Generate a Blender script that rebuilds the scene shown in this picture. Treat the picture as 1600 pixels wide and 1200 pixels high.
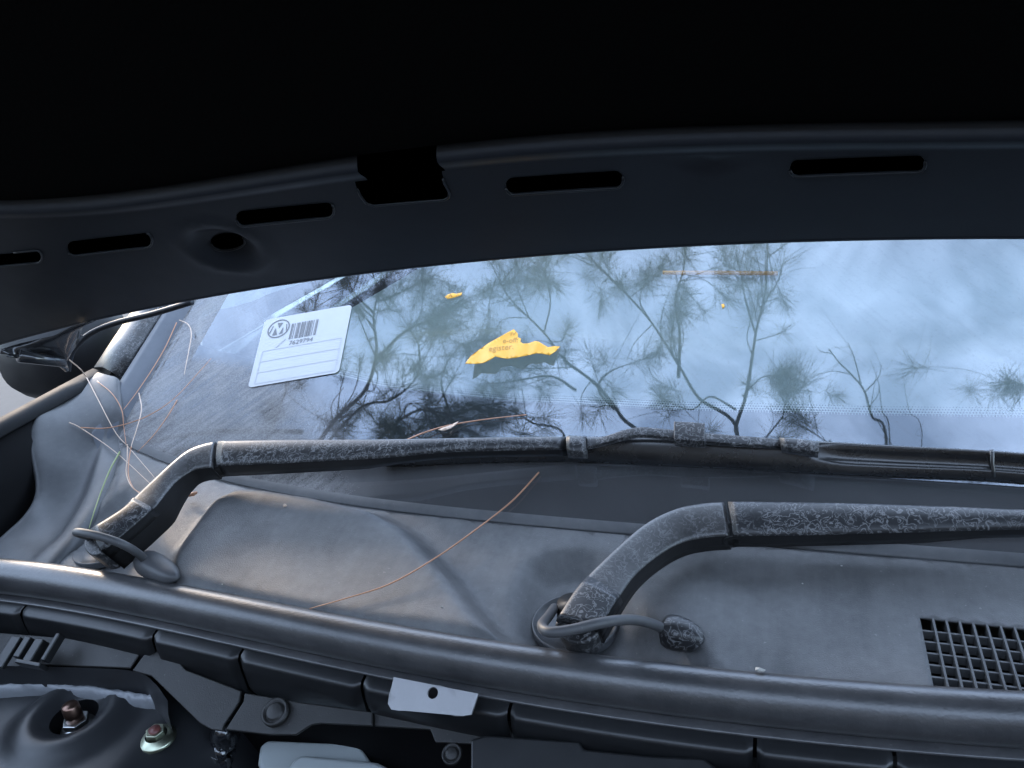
import bpy, bmesh, math, random
import numpy as np
from math import sin, cos, tan, radians, pi, sqrt
from mathutils import Vector, Matrix
from mathutils.geometry import delaunay_2d_cdt

random.seed(7)
rng = np.random.default_rng(7)
for o in list(bpy.data.objects):
    bpy.data.objects.remove(o)
SC = bpy.context.scene
COL = SC.collection
H0 = 1.45                                   # height of the lens above the ground

# ------------------------------------------------------------------ camera
YAW, PITCH, ROLL, FPX = radians(20), radians(22), radians(6.5), 1200.0
Fw = np.array([-sin(YAW)*cos(PITCH), cos(YAW)*cos(PITCH), -sin(PITCH)])
r0 = np.array([cos(YAW), sin(YAW), 0.0])
u0 = np.cross(r0, Fw)
Rt = r0*cos(ROLL) - u0*sin(ROLL)
Up = u0*cos(ROLL) + r0*sin(ROLL)
cam_d = bpy.data.cameras.new("camera")
cam = bpy.data.objects.new("camera", cam_d)
COL.objects.link(cam)
cam_d.sensor_fit = 'HORIZONTAL'
cam_d.sensor_width = 36.0
cam_d.lens = 36.0*FPX/1600.0
cam_d.clip_start = 0.01
cam_d.clip_end = 4000.0
cam.matrix_world = Matrix(((Rt[0], Up[0], -Fw[0], 0), (Rt[1], Up[1], -Fw[1], 0), (Rt[2], Up[2], -Fw[2], H0), (0, 0, 0, 1)))
SC.camera = cam

# ------------------------------------------------------------------ sky, sun, exposure
SUN_EL, SUN_AZ = radians(16), radians(-52)   # azimuth from +Y (rear of the car), negative = towards -X
SUN_DIR = Vector((sin(SUN_AZ)*cos(SUN_EL), cos(SUN_AZ)*cos(SUN_EL), sin(SUN_EL)))
W = bpy.data.worlds.new("World")
SC.world = W
W.use_nodes = True
nt = W.node_tree
nt.nodes.clear()
def nd(t, typ, **kw):
    n = t.nodes.new(typ)
    for k, v in kw.items():
        if k.startswith('i_'):
            n.inputs[k[2:].replace('_', ' ')].default_value = v
        else:
            setattr(n, k, v)
    return n
sky = nd(nt, 'ShaderNodeTexSky', sky_type='NISHITA')
sky.sun_disc = False
sky.sun_elevation = SUN_EL
sky.sun_rotation = SUN_AZ
sky.air_density = 1.0
sky.dust_density = 0.8
sky.ozone_density = 1.6
tc = nd(nt, 'ShaderNodeTexCoord')
n1 = nd(nt, 'ShaderNodeTexNoise')
n1.inputs['Scale'].default_value = 9.0
n1.inputs['Detail'].default_value = 7.0
n1.inputs['Roughness'].default_value = 0.58
n1.inputs['Distortion'].default_value = 0.5
nt.links.new(tc.outputs['Generated'], n1.inputs['Vector'])
rp = nd(nt, 'ShaderNodeValToRGB')
rp.color_ramp.elements[0].position = 0.40
rp.color_ramp.elements[0].color = (0.32, 0.32, 0.32, 1)
rp.color_ramp.elements[1].position = 0.70
rp.color_ramp.elements[1].color = (0.88, 0.88, 0.88, 1)
nt.links.new(n1.outputs['Fac'], rp.inputs['Fac'])
mx = nd(nt, 'ShaderNodeMix', data_type='RGBA')
mx.inputs['B'].default_value = (4.8, 6.0, 8.1, 1)
nt.links.new(rp.outputs['Color'], mx.inputs['Factor'])
nt.links.new(sky.outputs['Color'], mx.inputs['A'])
bg = nd(nt, 'ShaderNodeBackground')
bg.inputs['Strength'].default_value = 0.15
nt.links.new(mx.outputs['Result'], bg.inputs['Color'])
wo = nd(nt, 'ShaderNodeOutputWorld')
nt.links.new(bg.outputs['Background'], wo.inputs['Surface'])

sl = bpy.data.lights.new("sun", 'SUN')
sl.energy = 0.5
sl.angle = radians(12)
sl.color = (1.0, 0.80, 0.62)
sun = bpy.data.objects.new("sun", sl)
COL.objects.link(sun)
sun.rotation_euler = (-SUN_DIR).to_track_quat('-Z', 'Y').to_euler()
sun.location = (0, 0, 20)

SC.view_settings.view_transform = 'Standard'
SC.view_settings.look = 'None'
SC.view_settings.gamma = 1.0
SC.view_settings.exposure = 2.48
SC.render.engine = 'CYCLES'
SC.cycles.max_bounces = 6
SC.cycles.transparent_max_bounces = 12

# ------------------------------------------------------------------ geometry helpers (lengths in metres, origin at the lens)
def ray(px, py):
    d = Fw + Rt*(px-800)/FPX - Up*(py-600)/FPX
    return d/np.linalg.norm(d)
def on_z(px, py, z):
    d = ray(px, py)
    return d*(z/d[2])
def on_Y(px, py, Y):
    d = ray(px, py)
    return d*(Y/d[1])
def on_plane(px, py, p0, n):
    d = ray(px, py)
    return d*(np.dot(p0, n)/np.dot(d, n))

KW = tan(radians(30))
def wsz(X, Y):
    return -0.402 + KW*(Y-0.59-0.06*X*X)
def wsn(X, Y):
    n = np.array([KW*0.12*X, -KW, 1.0])
    return n/np.linalg.norm(n)
def on_ws(px, py, off=0.0):
    d = ray(px, py)
    t = 0.8
    for _ in range(30):
        p = d*t
        g = p[2]-wsz(p[0], p[1])-off/cos(radians(30))
        p2 = d*(t+1e-4)
        g2 = p2[2]-wsz(p2[0], p2[1])-off/cos(radians(30))
        t -= g/((g2-g)/1e-4)
    return d*t
def ws_pt(X, Y, off=0.0):
    return np.array([X, Y, wsz(X, Y)]) + wsn(X, Y)*off

TH = radians(44)
YB = 0.65
def bon_pt(X, t, dep=0.0):
    # underside of the bonnet: X across, t forward from the rear edge, dep = up into the bonnet
    return np.array([X, YB-t*cos(TH)+dep*sin(TH), -0.148-0.115*X*X+t*sin(TH)+dep*cos(TH)])
def on_bon(px, py):
    d = ray(px, py)
    t = 0.7
    def g(t):
        p = d*t
        return p[2]+0.148+0.115*p[0]**2-(YB-p[1])*tan(TH)
    for _ in range(40):
        a = g(t)
        b = (g(t+1e-4)-a)/1e-4
        t -= a/b
    p = d*t
    return np.array([p[0], (YB-p[1])/cos(TH)])

def spline(pts, n):
    """Catmull-Rom through pts, n samples."""
    P = [np.array(p, float) for p in pts]
    P = [2*P[0]-P[1]] + P + [2*P[-1]-P[-2]]
    m = len(P)-3
    out = []
    for i in range(n):
        s = i/(n-1)*m
        k = min(int(s), m-1)
        f = s-k
        a, b, c, d = P[k], P[k+1], P[k+2], P[k+3]
        out.append(0.5*((2*b)+(-a+c)*f+(2*a-5*b+4*c-d)*f*f+(-a+3*b-3*c+d)*f**3))
    return np.array(out)
def inpoly(poly, x, y):
    c = False
    n = len(poly)
    j = n-1
    for i in range(n):
        xi, yi = poly[i][0], poly[i][1]
        xj, yj = poly[j][0], poly[j][1]
        if (yi > y) != (yj > y) and x < (xj-xi)*(y-yi)/(yj-yi)+xi:
            c = not c
        j = i
    return c
def sdist(poly, x, y):
    """signed distance to polygon, positive inside"""
    best = 1e9
    for i in range(len(poly)):
        a = poly[i-1]
        b = poly[i]
        dx, dy = b[0]-a[0], b[1]-a[1]
        l = dx*dx+dy*dy
        s = 0 if l == 0 else max(0, min(1, ((x-a[0])*dx+(y-a[1])*dy)/l))
        best = min(best, (x-a[0]-s*dx)**2+(y-a[1]-s*dy)**2)
    v = sqrt(best)
    return v if inpoly(poly, x, y) else -v
def sm(a, b, x):
    t = max(0.0, min(1.0, (x-a)/(b-a)))
    return t*t*(3-2*t)
def dens(poly, step):
    out = []
    for i in range(len(poly)):
        a = np.array(poly[i-1], float)
        b = np.array(poly[i], float)
        n = max(1, int(np.linalg.norm(b-a)/step))
        for k in range(n):
            out.append(a+(b-a)*k/n)
    return out
def sheet(outer, holes, step, fn, istep=None):
    """constrained triangulation of an outline with holes, lifted by fn(x, y) -> 3D"""
    istep = istep or step
    vs, es = [], []
    loops = [dens(outer, step)] + [dens(h, min(step, 0.006)) for h in holes]
    for lp in loops:
        k = len(vs)
        vs += [Vector((p[0], p[1])) for p in lp]
        es += [(k+i, k+(i+1) % len(lp)) for i in range(len(lp))]
    xs = [p[0] for p in outer]
    ys = [p[1] for p in outer]
    nx = int((max(xs)-min(xs))/istep)
    ny = int((max(ys)-min(ys))/istep)
    for i in range(1, nx+1):
        for j in range(1, ny+1):
            x = min(xs)+i*istep
            y = min(ys)+j*istep+(0.5*istep if i % 2 else 0)
            if inpoly(outer, x, y) and not any(inpoly(h, x, y) for h in holes):
                vs.append(Vector((x, y)))
    r = delaunay_2d_cdt(vs, es, [], 0, 1e-6)
    V, Fc = r[0], r[2]
    faces = []
    for f in Fc:
        cx = sum(V[i][0] for i in f)/len(f)
        cy = sum(V[i][1] for i in f)/len(f)
        if inpoly(outer, cx, cy) and not any(inpoly(h, cx, cy) for h in holes):
            faces.append(tuple(f))
    return [fn(v[0], v[1]) for v in V], faces

def put(name, verts, faces, mat, parent=None, smooth=True, bevel=0, solid=0, label=None, cat=None, group=None, kind=None, origin=None, sub=0, wn=False):
    me = bpy.data.meshes.new(name)
    V = np.array([np.asarray(v, float) for v in verts]) + np.array([0, 0, H0])
    if origin is None:
        origin = np.array([0, 0, 0.0]) if parent is not None else V.mean(axis=0)
    else:
        origin = np.array(origin, float)
    me.from_pydata([tuple(v) for v in (V-origin)], [], [tuple(f) for f in faces])
    bm = bmesh.new()
    bm.from_mesh(me)
    bmesh.ops.recalc_face_normals(bm, faces=bm.faces)
    bm.to_mesh(me)
    bm.free()
    me.materials.append(mat)
    for p in me.polygons:
        p.use_smooth = smooth
    o = bpy.data.objects.new(name, me)
    COL.objects.link(o)
    o.location = origin
    if parent is not None:
        o.parent = parent
        o.location = origin - np.array(world_loc(parent))
    if solid:
        m = o.modifiers.new("thickness", 'SOLIDIFY')
        m.thickness = solid
        m.offset = 0
    if sub:
        m = o.modifiers.new("sub", 'SUBSURF')
        m.levels = m.render_levels = sub
    if bevel:
        m = o.modifiers.new("bevel", 'BEVEL')
        m.width = bevel
        m.segments = 3
        m.limit_method = 'ANGLE'
        m.angle_limit = radians(35)
        m2 = o.modifiers.new("wn", 'WEIGHTED_NORMAL')
        m2.keep_sharp = False
    if wn:
        m2 = o.modifiers.new("wn", 'WEIGHTED_NORMAL')
        m2.keep_sharp = False
    if label: o['label'] = label
    if cat: o['category'] = cat
    if group: o['group'] = group
    if kind: o['kind'] = kind
    return o
def world_loc(o):
    l = np.array(o.location)
    return l + world_loc(o.parent) if o.parent else l
def empty(name, loc, label=None, cat=None, group=None, parent=None):
    o = bpy.data.objects.new(name, None)
    COL.objects.link(o)
    o.empty_display_size = 0.1
    o.location = loc
    if parent is not None:
        o.parent = parent
    if label: o['label'] = label
    if cat: o['category'] = cat
    if group: o['group'] = group
    return o

def tube(pts, rad, n=10, caps=True):
    P = [np.array(p, float) for p in pts]
    rads = rad if hasattr(rad, '__len__') else [rad]*len(P)
    V, Fc = [], []
    t0 = P[1]-P[0]
    ref = np.array([0, 0, 1.0]) if abs(t0[2]) < 0.9*np.linalg.norm(t0) else np.array([1.0, 0, 0])
    side = np.cross(t0, ref)
    side /= np.linalg.norm(side)
    for i, p in enumerate(P):
        t = P[min(i+1, len(P)-1)]-P[max(i-1, 0)]
        t = t/(np.linalg.norm(t)+1e-12)
        side = side-t*np.dot(side, t)
        side /= np.linalg.norm(side)+1e-12
        b = np.cross(t, side)
        for k in range(n):
            a = 2*pi*k/n
            V.append(p+(side*cos(a)+b*sin(a))*rads[i])
        if i:
            o = (i-1)*n
            for k in range(n):
                Fc.append((o+k, o+(k+1) % n, o+n+(k+1) % n, o+n+k))
    if caps:
        Fc.append(tuple(range(n)))
        Fc.append(tuple(range(len(V)-n, len(V))))
    return V, Fc
def join(*ms):
    V, Fc = [], []
    for v, f in ms:
        k = len(V)
        V += list(v)
        Fc += [tuple(i+k for i in q) for q in f]
    return V, Fc
def loft(rows, close=False):
    """rows: list of equally long 3D point lists"""
    m = len(rows[0])
    V = [p for r in rows for p in r]
    Fc = []
    for i in range(len(rows)-1):
        for k in range(m-1+(1 if close else 0)):
            Fc.append((i*m+k, i*m+(k+1) % m, (i+1)*m+(k+1) % m, (i+1)*m+k))
    return V, Fc
def prism(outline, vec):
    n = len(outline)
    V = [np.array(p, float) for p in outline]
    V += [p+np.array(vec) for p in V]
    Fc = [tuple(range(n)), tuple(range(2*n-1, n-1, -1))]
    Fc += [(i, (i+1) % n, n+(i+1) % n, n+i) for i in range(n)]
    return V, Fc
def boxm(c, s, ax=None):
    ax = ax or (np.array([1., 0, 0]), np.array([0, 1., 0]), np.array([0, 0, 1.]))
    V = []
    for i in (-1, 1):
        for j in (-1, 1):
            for k in (-1, 1):
                V.append(np.array(c)+ax[0]*i*s[0]/2+ax[1]*j*s[1]/2+ax[2]*k*s[2]/2)
    return V, [(0, 1, 3, 2), (4, 6, 7, 5), (0, 4, 5, 1), (2, 3, 7, 6), (0, 2, 6, 4), (1, 5, 7, 3)]

# ------------------------------------------------------------------ materials
def new_mat(name):
    m = bpy.data.materials.new(name)
    m.use_nodes = True
    t = m.node_tree
    t.nodes.clear()
    out = t.nodes.new('ShaderNodeOutputMaterial')
    return m, t, out
def noise(t, scale, detail=4, rough=0.55, vec=None, dist=0.0):
    n = t.nodes.new('ShaderNodeTexNoise')
    n.inputs['Scale'].default_value = scale
    n.inputs['Detail'].default_value = detail
    n.inputs['Roughness'].default_value = rough
    n.inputs['Distortion'].default_value = dist
    if vec is None:
        c = t.nodes.new('ShaderNodeTexCoord')
        vec = c.outputs['Object']
    t.links.new(vec, n.inputs['Vector'])
    return n.outputs['Fac']
def ramp(t, fac, stops):
    r = t.nodes.new('ShaderNodeValToRGB')
    while len(r.color_ramp.elements) < len(stops):
        r.color_ramp.elements.new(0.5)
    for e, (p, c) in zip(r.color_ramp.elements, stops):
        e.position = p
        e.color = (c, c, c, 1) if not hasattr(c, '__len__') else (*c, 1)
    t.links.new(fac, r.inputs['Fac'])
    return r.outputs['Color']
def mth(t, op, a, b=None):
    n = t.nodes.new('ShaderNodeMath')
    n.operation = op
    for i, v in enumerate((a, b)):
        if v is None: continue
        if isinstance(v, (int, float)): n.inputs[i].default_value = v
        else: t.links.new(v, n.inputs[i])
    return n.outputs[0]
def mixc(t, fac, a, b):
    n = t.nodes.new('ShaderNodeMix')
    n.data_type = 'RGBA'
    for s, v in (('Factor', fac), ('A', a), ('B', b)):
        i = n.inputs[s] if s == 'Factor' else n.inputs[s]
        if s == 'Factor':
            if isinstance(v, (int, float)): n.inputs[0].default_value = v
            else: t.links.new(v, n.inputs[0])
        else:
            k = n.inputs[6 if s == 'A' else 7]
            if isinstance(v, (tuple, list)): k.default_value = (*v, 1)
            else: t.links.new(v, k)
    return n.outputs[2]
def mapped(t, scale=(1, 1, 1), rot=(0, 0, 0)):
    c = t.nodes.new('ShaderNodeTexCoord')
    m = t.nodes.new('ShaderNodeMapping')
    m.inputs['Scale'].default_value = scale
    m.inputs['Rotation'].default_value = rot
    # rotate first, then stretch
    m2 = t.nodes.new('ShaderNodeMapping')
    m2.inputs['Rotation'].default_value = rot
    m.inputs['Rotation'].default_value = (0, 0, 0)
    t.links.new(c.outputs['Object'], m2.inputs['Vector'])
    t.links.new(m2.outputs['Vector'], m.inputs['Vector'])
    return m.outputs['Vector']
def plastic(name, col, rough=0.5, dust=0.0, dustcol=(0.22, 0.22, 0.22), grain=0.0, gscale=900, stains=0.0, metal=0.0, spec=0.5, dscale=14, streak=False, coat=0.0, rvar=0.12, drips=False):
    m, t, out = new_mat(name)
    b = t.nodes.new('ShaderNodeBsdfPrincipled')
    b.inputs['Metallic'].default_value = metal
    b.inputs['Specular IOR Level'].default_value = spec
    b.inputs['Coat Weight'].default_value = coat
    b.inputs['Coat Roughness'].default_value = 0.08
    c = col
    if dust:
        v = mapped(t, (34, 5, 5)) if streak else None
        f1 = noise(t, dscale if not streak else 1.6, 6, 0.62, v)
        f2 = noise(t, dscale*9, 4, 0.6)
        f = mth(t, 'ADD', mth(t, 'MULTIPLY', f1, 0.75), mth(t, 'MULTIPLY', f2, 0.3))
        if drips:
            f3 = noise(t, 1.0, 5, 0.65, mapped(t, (75, 7, 7)))
            f = mth(t, 'ADD', mth(t, 'MULTIPLY', f, 0.76), mth(t, 'MULTIPLY', f3, 0.22))
        f = ramp(t, f, [(0.34, 0.12), (0.72, 1.0)] if not drips else [(0.37, 0.22), (0.66, 1.0)])
        c = mixc(t, mth(t, 'MULTIPLY', f, dust), col, dustcol)
        sp = ramp(t, noise(t, 420, 2, 0.5), [(0.70, 0), (0.78, 1)])
        c = mixc(t, mth(t, 'MULTIPLY', sp, 0.25*min(1, dust*2)), c, (0.4, 0.39, 0.37))
    rr = rough
    if stains:
        n = noise(t, 125, 1.8, 0.5, None, 1.6)
        a = mth(t, 'ABSOLUTE', mth(t, 'SUBTRACT', n, 0.5))
        line = ramp(t, a, [(0.010, 1.0), (0.045, 0.0)])
        big = ramp(t, noise(t, 38, 3, 0.6), [(0.30, 0.15), (0.52, 1.0)])
        s = mth(t, 'MULTIPLY', mth(t, 'MULTIPLY', line, big), stains)
        s = mth(t, 'ADD', s, mth(t, 'MULTIPLY', ramp(t, noise(t, 60, 5, 0.7), [(0.45, 0), (0.8, 1)]), 0.10*stains))
        c = mixc(t, s, c, (0.21, 0.21, 0.215))
        rr = mth(t, 'ADD', mth(t, 'MULTIPLY', s, 0.35), rough)
    elif rvar:
        rr = mth(t, 'ADD', mth(t, 'MULTIPLY', noise(t, 45, 5, 0.6), rvar), rough-rvar*0.5)
    if isinstance(c, tuple): b.inputs['Base Color'].default_value = (*c, 1)
    else: t.links.new(c, b.inputs['Base Color'])
    if isinstance(rr, float): b.inputs['Roughness'].default_value = rr
    else: t.links.new(rr, b.inputs['Roughness'])
    if grain:
        bp = t.nodes.new('ShaderNodeBump')
        bp.inputs['Strength'].default_value = grain
        bp.inputs['Distance'].default_value = 0.0006
        t.links.new(noise(t, gscale, 3, 0.6), bp.inputs['Height'])
        t.links.new(bp.outputs['Normal'], b.inputs['Normal'])
    t.links.new(b.outputs['BSDF'], out.inputs['Surface'])
    return m

M = {}
M['cowl'] = plastic('dusty_grey_plastic', (0.030, 0.031, 0.033), 0.46, dust=0.62, dustcol=(0.18, 0.18, 0.181), grain=0.6, gscale=1100, dscale=12, drips=True)
M['endcap'] = plastic('grey_plastic', (0.038, 0.040, 0.044), 0.40, dust=0.30, dustcol=(0.17, 0.17, 0.17), grain=0.25, gscale=1500)
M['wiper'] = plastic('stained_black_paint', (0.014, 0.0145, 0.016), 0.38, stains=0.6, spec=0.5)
M['wiper_shade'] = plastic('shaded_black_paint', (0.005, 0.005, 0.0055), 0.40, dust=0.06, spec=0.3)  # darker copy of the arm paint, side shade put into the colour
M['wiper_arm_head'] = plastic('dusty_black_paint', (0.017, 0.017, 0.018), 0.36, spec=0.7, stains=0.35, dust=0.55, dustcol=(0.085, 0.082, 0.08), dscale=40)
M['rubber'] = plastic('seal_rubber', (0.022, 0.0225, 0.0245), 0.33, spec=0.9, dust=0.30, dustcol=(0.17, 0.165, 0.165), grain=0.35, gscale=420, dscale=30)
M['blade'] = plastic('blade_rubber', (0.006, 0.0062, 0.007), 0.27, dust=0.06, spec=0.8)
M['hose'] = plastic('hose_rubber', (0.045, 0.046, 0.050), 0.5, dust=0.3, dustcol=(0.14, 0.14, 0.14))
M['bonnet'] = plastic('dark_bonnet_paint', (0.017, 0.0195, 0.0245), 0.45, spec=0.3, grain=0.1, gscale=700)
M['rim'] = plastic('slot_rim_paint', (0.015, 0.017, 0.020), 0.35, spec=0.4)
M['pad'] = plastic('insulation_felt', (0.005, 0.005, 0.005), 0.95, spec=0.02, grain=0.8, gscale=300)
M['paint'] = plastic('body_paint', (0.018, 0.019, 0.022), 0.18, dust=0.12, dustcol=(0.15, 0.15, 0.15), coat=0.6)
M['pillar'] = plastic('dirty_pillar_paint', (0.012, 0.012, 0.013), 0.32, stains=0.5)
M['trim'] = plastic('blue_grey_trim', (0.045, 0.052, 0.066), 0.45, dust=0.3, dustcol=(0.13, 0.14, 0.155))
M['lip'] = plastic('screen_edge_rubber', (0.05, 0.052, 0.056), 0.5, dust=0.4, dustcol=(0.18, 0.18, 0.18))
M['channel'] = plastic('channel_plastic', (0.007, 0.0075, 0.0085), 0.38, dust=0.10, dustcol=(0.06, 0.06, 0.06), spec=0.5)
M['flange'] = plastic('matte_flange', (0.008, 0.0076, 0.0072), 0.50, dust=0.3, dustcol=(0.024, 0.022, 0.020), grain=0.3)
M['tower'] = plastic('tower_paint', (0.016, 0.017, 0.019), 0.38, dust=0.0)
M['sealant'] = plastic('brushed_sealant', (0.16, 0.17, 0.185), 0.35, grain=1.0, gscale=160, dust=0.3)
M['gloss_sealer'] = plastic('glossy_black_sealer', (0.012, 0.013, 0.015), 0.08, grain=1.0, gscale=120, coat=1.0)
M['zinc'] = plastic('zinc', (0.55, 0.56, 0.55), 0.32, metal=1.0)
M['zinc_green'] = plastic('yellow_green_zinc', (0.42, 0.45, 0.34), 0.34, metal=1.0)
M['copper'] = plastic('rusty_stud', (0.22, 0.14, 0.11), 0.35, metal=1.0)
M['red'] = plastic('red_thread_mark', (0.12, 0.035, 0.03), 0.45)
M['bracket'] = plastic('galvanised_bracket', (0.27, 0.265, 0.27), 0.42, metal=0.5, dust=0.4, dustcol=(0.2, 0.2, 0.2), dscale=40)
M['tank'] = plastic('milky_tank_plastic', (0.36, 0.39, 0.39), 0.4, dust=0.15)
M['void'] = plastic('hollow_shade_black', (0.004, 0.004, 0.0045), 0.7, spec=0.1)  # near-black colour stands in for the shade of deep hollows
M['cavity'] = plastic('cavity_shade_black', (0.001, 0.001, 0.001), 0.9, spec=0.0)  # slot shade put into the colour
M['wing'] = plastic('dusty_wing_paint', (0.008, 0.0085, 0.0095), 0.6, dust=0.12, dustcol=(0.05, 0.05, 0.05), spec=0.12)
M['grille'] = plastic('grille_plastic', (0.05, 0.052, 0.055), 0.45, dust=0.35, dustcol=(0.16, 0.16, 0.155))
M['mirror'] = plastic('black_mirror_shell', (0.006, 0.006, 0.007), 0.5, spec=0.3)
M['frit'] = plastic('black_ceramic', (0.006, 0.006, 0.0065), 0.35)
M['dash'] = plastic('dashboard_vinyl', (0.275, 0.285, 0.28), 0.6, grain=0.3)
M['tan'] = plastic('tan_seat', (0.13, 0.075, 0.05), 0.7)
M['orange'] = plastic('orange_trim', (0.75, 0.33, 0.12), 0.5)
M['cabin'] = plastic('cabin_lining', (0.10, 0.105, 0.10), 0.8)
M['sticker'] = plastic('sticker_paper', (0.37, 0.38, 0.40), 0.42, dust=0.45, dustcol=(0.29, 0.295, 0.31), dscale=18)
M['ink'] = plastic('black_ink', (0.085, 0.09, 0.10), 0.5)
M['ink_grey'] = plastic('grey_ink', (0.31, 0.32, 0.34), 0.5)
M['yellow'] = plastic('yellow_paper', (0.62, 0.285, 0.012), 0.55, dust=0.25, dustcol=(0.72, 0.44, 0.06), dscale=30)
M['paper_ink'] = plastic('brown_print', (0.34, 0.17, 0.02), 0.6)
M['needle'] = plastic('dry_needle', (0.42, 0.20, 0.11), 0.45)
M['needle_pale'] = plastic('bleached_needle', (0.56, 0.41, 0.31), 0.42)
M['needle_green'] = plastic('green_needle', (0.22, 0.27, 0.10), 0.45)
M['bark'] = plastic('pine_bark', (0.075, 0.060, 0.050), 0.9, dust=0.4, dustcol=(0.12, 0.10, 0.08))
M['foliage'] = plastic('pine_foliage', (0.060, 0.068, 0.038), 0.6, dust=0.5, dustcol=(0.08, 0.085, 0.04), dscale=3)
M['ground'] = plastic('driveway', (0.045, 0.045, 0.044), 0.9, dust=0.5, dustcol=(0.08, 0.078, 0.074), dscale=2)
M['grit'] = plastic('pale_grit', (0.4, 0.39, 0.36), 0.7)

def glass_material():
    m, t, out = new_mat('dusty_windscreen_glass')
    fr = t.nodes.new('ShaderNodeFresnel')
    fr.inputs['IOR'].default_value = 1.52
    f = mth(t, 'MINIMUM', mth(t, 'ADD', mth(t, 'MULTIPLY', fr.outputs['Fac'], 1.6), 0.065), 1.0)
    tr = t.nodes.new('ShaderNodeBsdfTransparent')
    tr.inputs['Color'].default_value = (0.69, 0.82, 0.84, 1)
    gl = t.nodes.new('ShaderNodeBsdfGlossy')
    gl.inputs['Roughness'].default_value = 0.016
    gl.inputs['Color'].default_value = (0.80, 0.88, 1.0, 1)
    mx = t.nodes.new('ShaderNodeMixShader')
    t.links.new(f, mx.inputs[0])
    t.links.new(tr.outputs[0], mx.inputs[1])
    t.links.new(gl.outputs[0], mx.inputs[2])
    # dust: heavy on the side the wipers never reach, thin streaks elsewhere
    c = t.nodes.new('ShaderNodeTexCoord')
    s = t.nodes.new('ShaderNodeSeparateXYZ')
    t.links.new(c.outputs['Object'], s.inputs[0])
    edge = mth(t, 'ADD', mth(t, 'ADD', s.outputs['X'], mth(t, 'MULTIPLY', s.outputs['Y'], 0.55)), mth(t, 'MULTIPLY', noise(t, 9, 4, 0.6), 0.12))
    mk = t.nodes.new('ShaderNodeMapRange')
    mk.interpolation_type = 'SMOOTHSTEP'
    mk.inputs['From Min'].default_value = 0.02
    mk.inputs['From Max'].default_value = -0.13
    t.links.new(edge, mk.inputs['Value'])
    left = mk.outputs['Result']
    st = noise(t, 1.0, 5, 0.62, mapped(t, (150, 5, 40), (0, 0, radians(48))))
    st = ramp(t, st, [(0.36, 0.05), (0.66, 1.0)])
    sp = ramp(t, noise(t, 520, 3, 0.6), [(0.42, 0.35), (0.62, 1.0)])
    lo = ramp(t, noise(t, 26, 4, 0.6), [(0.35, 0.4), (0.65, 1.0)])
    dl = mth(t, 'MULTIPLY', mth(t, 'ADD', mth(t, 'MULTIPLY', st, 0.5), mth(t, 'MULTIPLY', mth(t, 'MULTIPLY', sp, lo), 0.42)), left)
    st2 = noise(t, 1.0, 5, 0.65, mapped(t, (150, 5, 60), (0, 0, radians(-40))))
    st2 = ramp(t, st2, [(0.50, 0.0), (0.75, 1.0)])
    sp2 = ramp(t, noise(t, 330, 3, 0.55), [(0.58, 0.0), (0.72, 1.0)])
    low = t.nodes.new('ShaderNodeMapRange')
    low.interpolation_type = 'SMOOTHSTEP'
    low.inputs['From Min'].default_value = 0.665
    low.inputs['From Max'].default_value = 0.635
    xx = mth(t, 'MULTIPLY', mth(t, 'MULTIPLY', s.outputs['X'], s.outputs['X']), 0.10)
    t.links.new(mth(t, 'SUBTRACT', s.outputs['Y'], xx), low.inputs['Value'])
    low_reflect = mth(t, 'MULTIPLY', low.outputs['Result'], 0.26)
    dr = mth(t, 'ADD', mth(t, 'ADD', mth(t, 'MULTIPLY', st2, 0.08), mth(t, 'MULTIPLY', sp2, 0.08)), 0.045)
    dr = mth(t, 'ADD', dr, low_reflect)
    yl_ = mth(t, 'ADD', mth(t, 'MULTIPLY', mth(t, 'ADD', s.outputs['X'], 0.433), -0.172), 0.733)
    below = t.nodes.new('ShaderNodeMapRange')
    below.interpolation_type = 'SMOOTHSTEP'
    below.inputs['From Min'].default_value = 0.012
    below.inputs['From Max'].default_value = -0.012
    below.inputs['To Min'].default_value = 0.22
    side_ = mth(t, 'LESS_THAN', s.outputs['X'], -0.735)
    t.links.new(mth(t, 'SUBTRACT', mth(t, 'SUBTRACT', s.outputs['Y'], yl_), mth(t, 'MULTIPLY', side_, 0.5)), below.inputs['Value'])
    cover = mth(t, 'MULTIPLY', mth(t, 'ADD', mth(t, 'MULTIPLY', dl, 0.55), mth(t, 'MULTIPLY', left, 0.50)), below.outputs['Result'])
    dust = mth(t, 'MINIMUM', mth(t, 'ADD', cover, dr), 0.93)
    # lower strip: pale veil in the colour stands in for partial sky reflection
    df = t.nodes.new('ShaderNodeBsdfDiffuse')
    tone = mth(t, 'ADD', mth(t, 'ADD', mth(t, 'MULTIPLY', st, 0.3), mth(t, 'MULTIPLY', lo, 0.25)), mth(t, 'MULTIPLY', sp, 0.45))
    t.links.new(mixc(t, left, (0.17, 0.17, 0.175), ramp(t, tone, [(0.20, (0.085, 0.081, 0.079)), (0.9, (0.27, 0.262, 0.258))])), df.inputs['Color'])
    mx2 = t.nodes.new('ShaderNodeMixShader')
    t.links.new(dust, mx2.inputs[0])
    t.links.new(mx.outputs[0], mx2.inputs[1])
    t.links.new(df.outputs[0], mx2.inputs[2])
    t.links.new(mx2.outputs[0], out.inputs['Surface'])
    return m
M['glass'] = glass_material()
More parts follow.
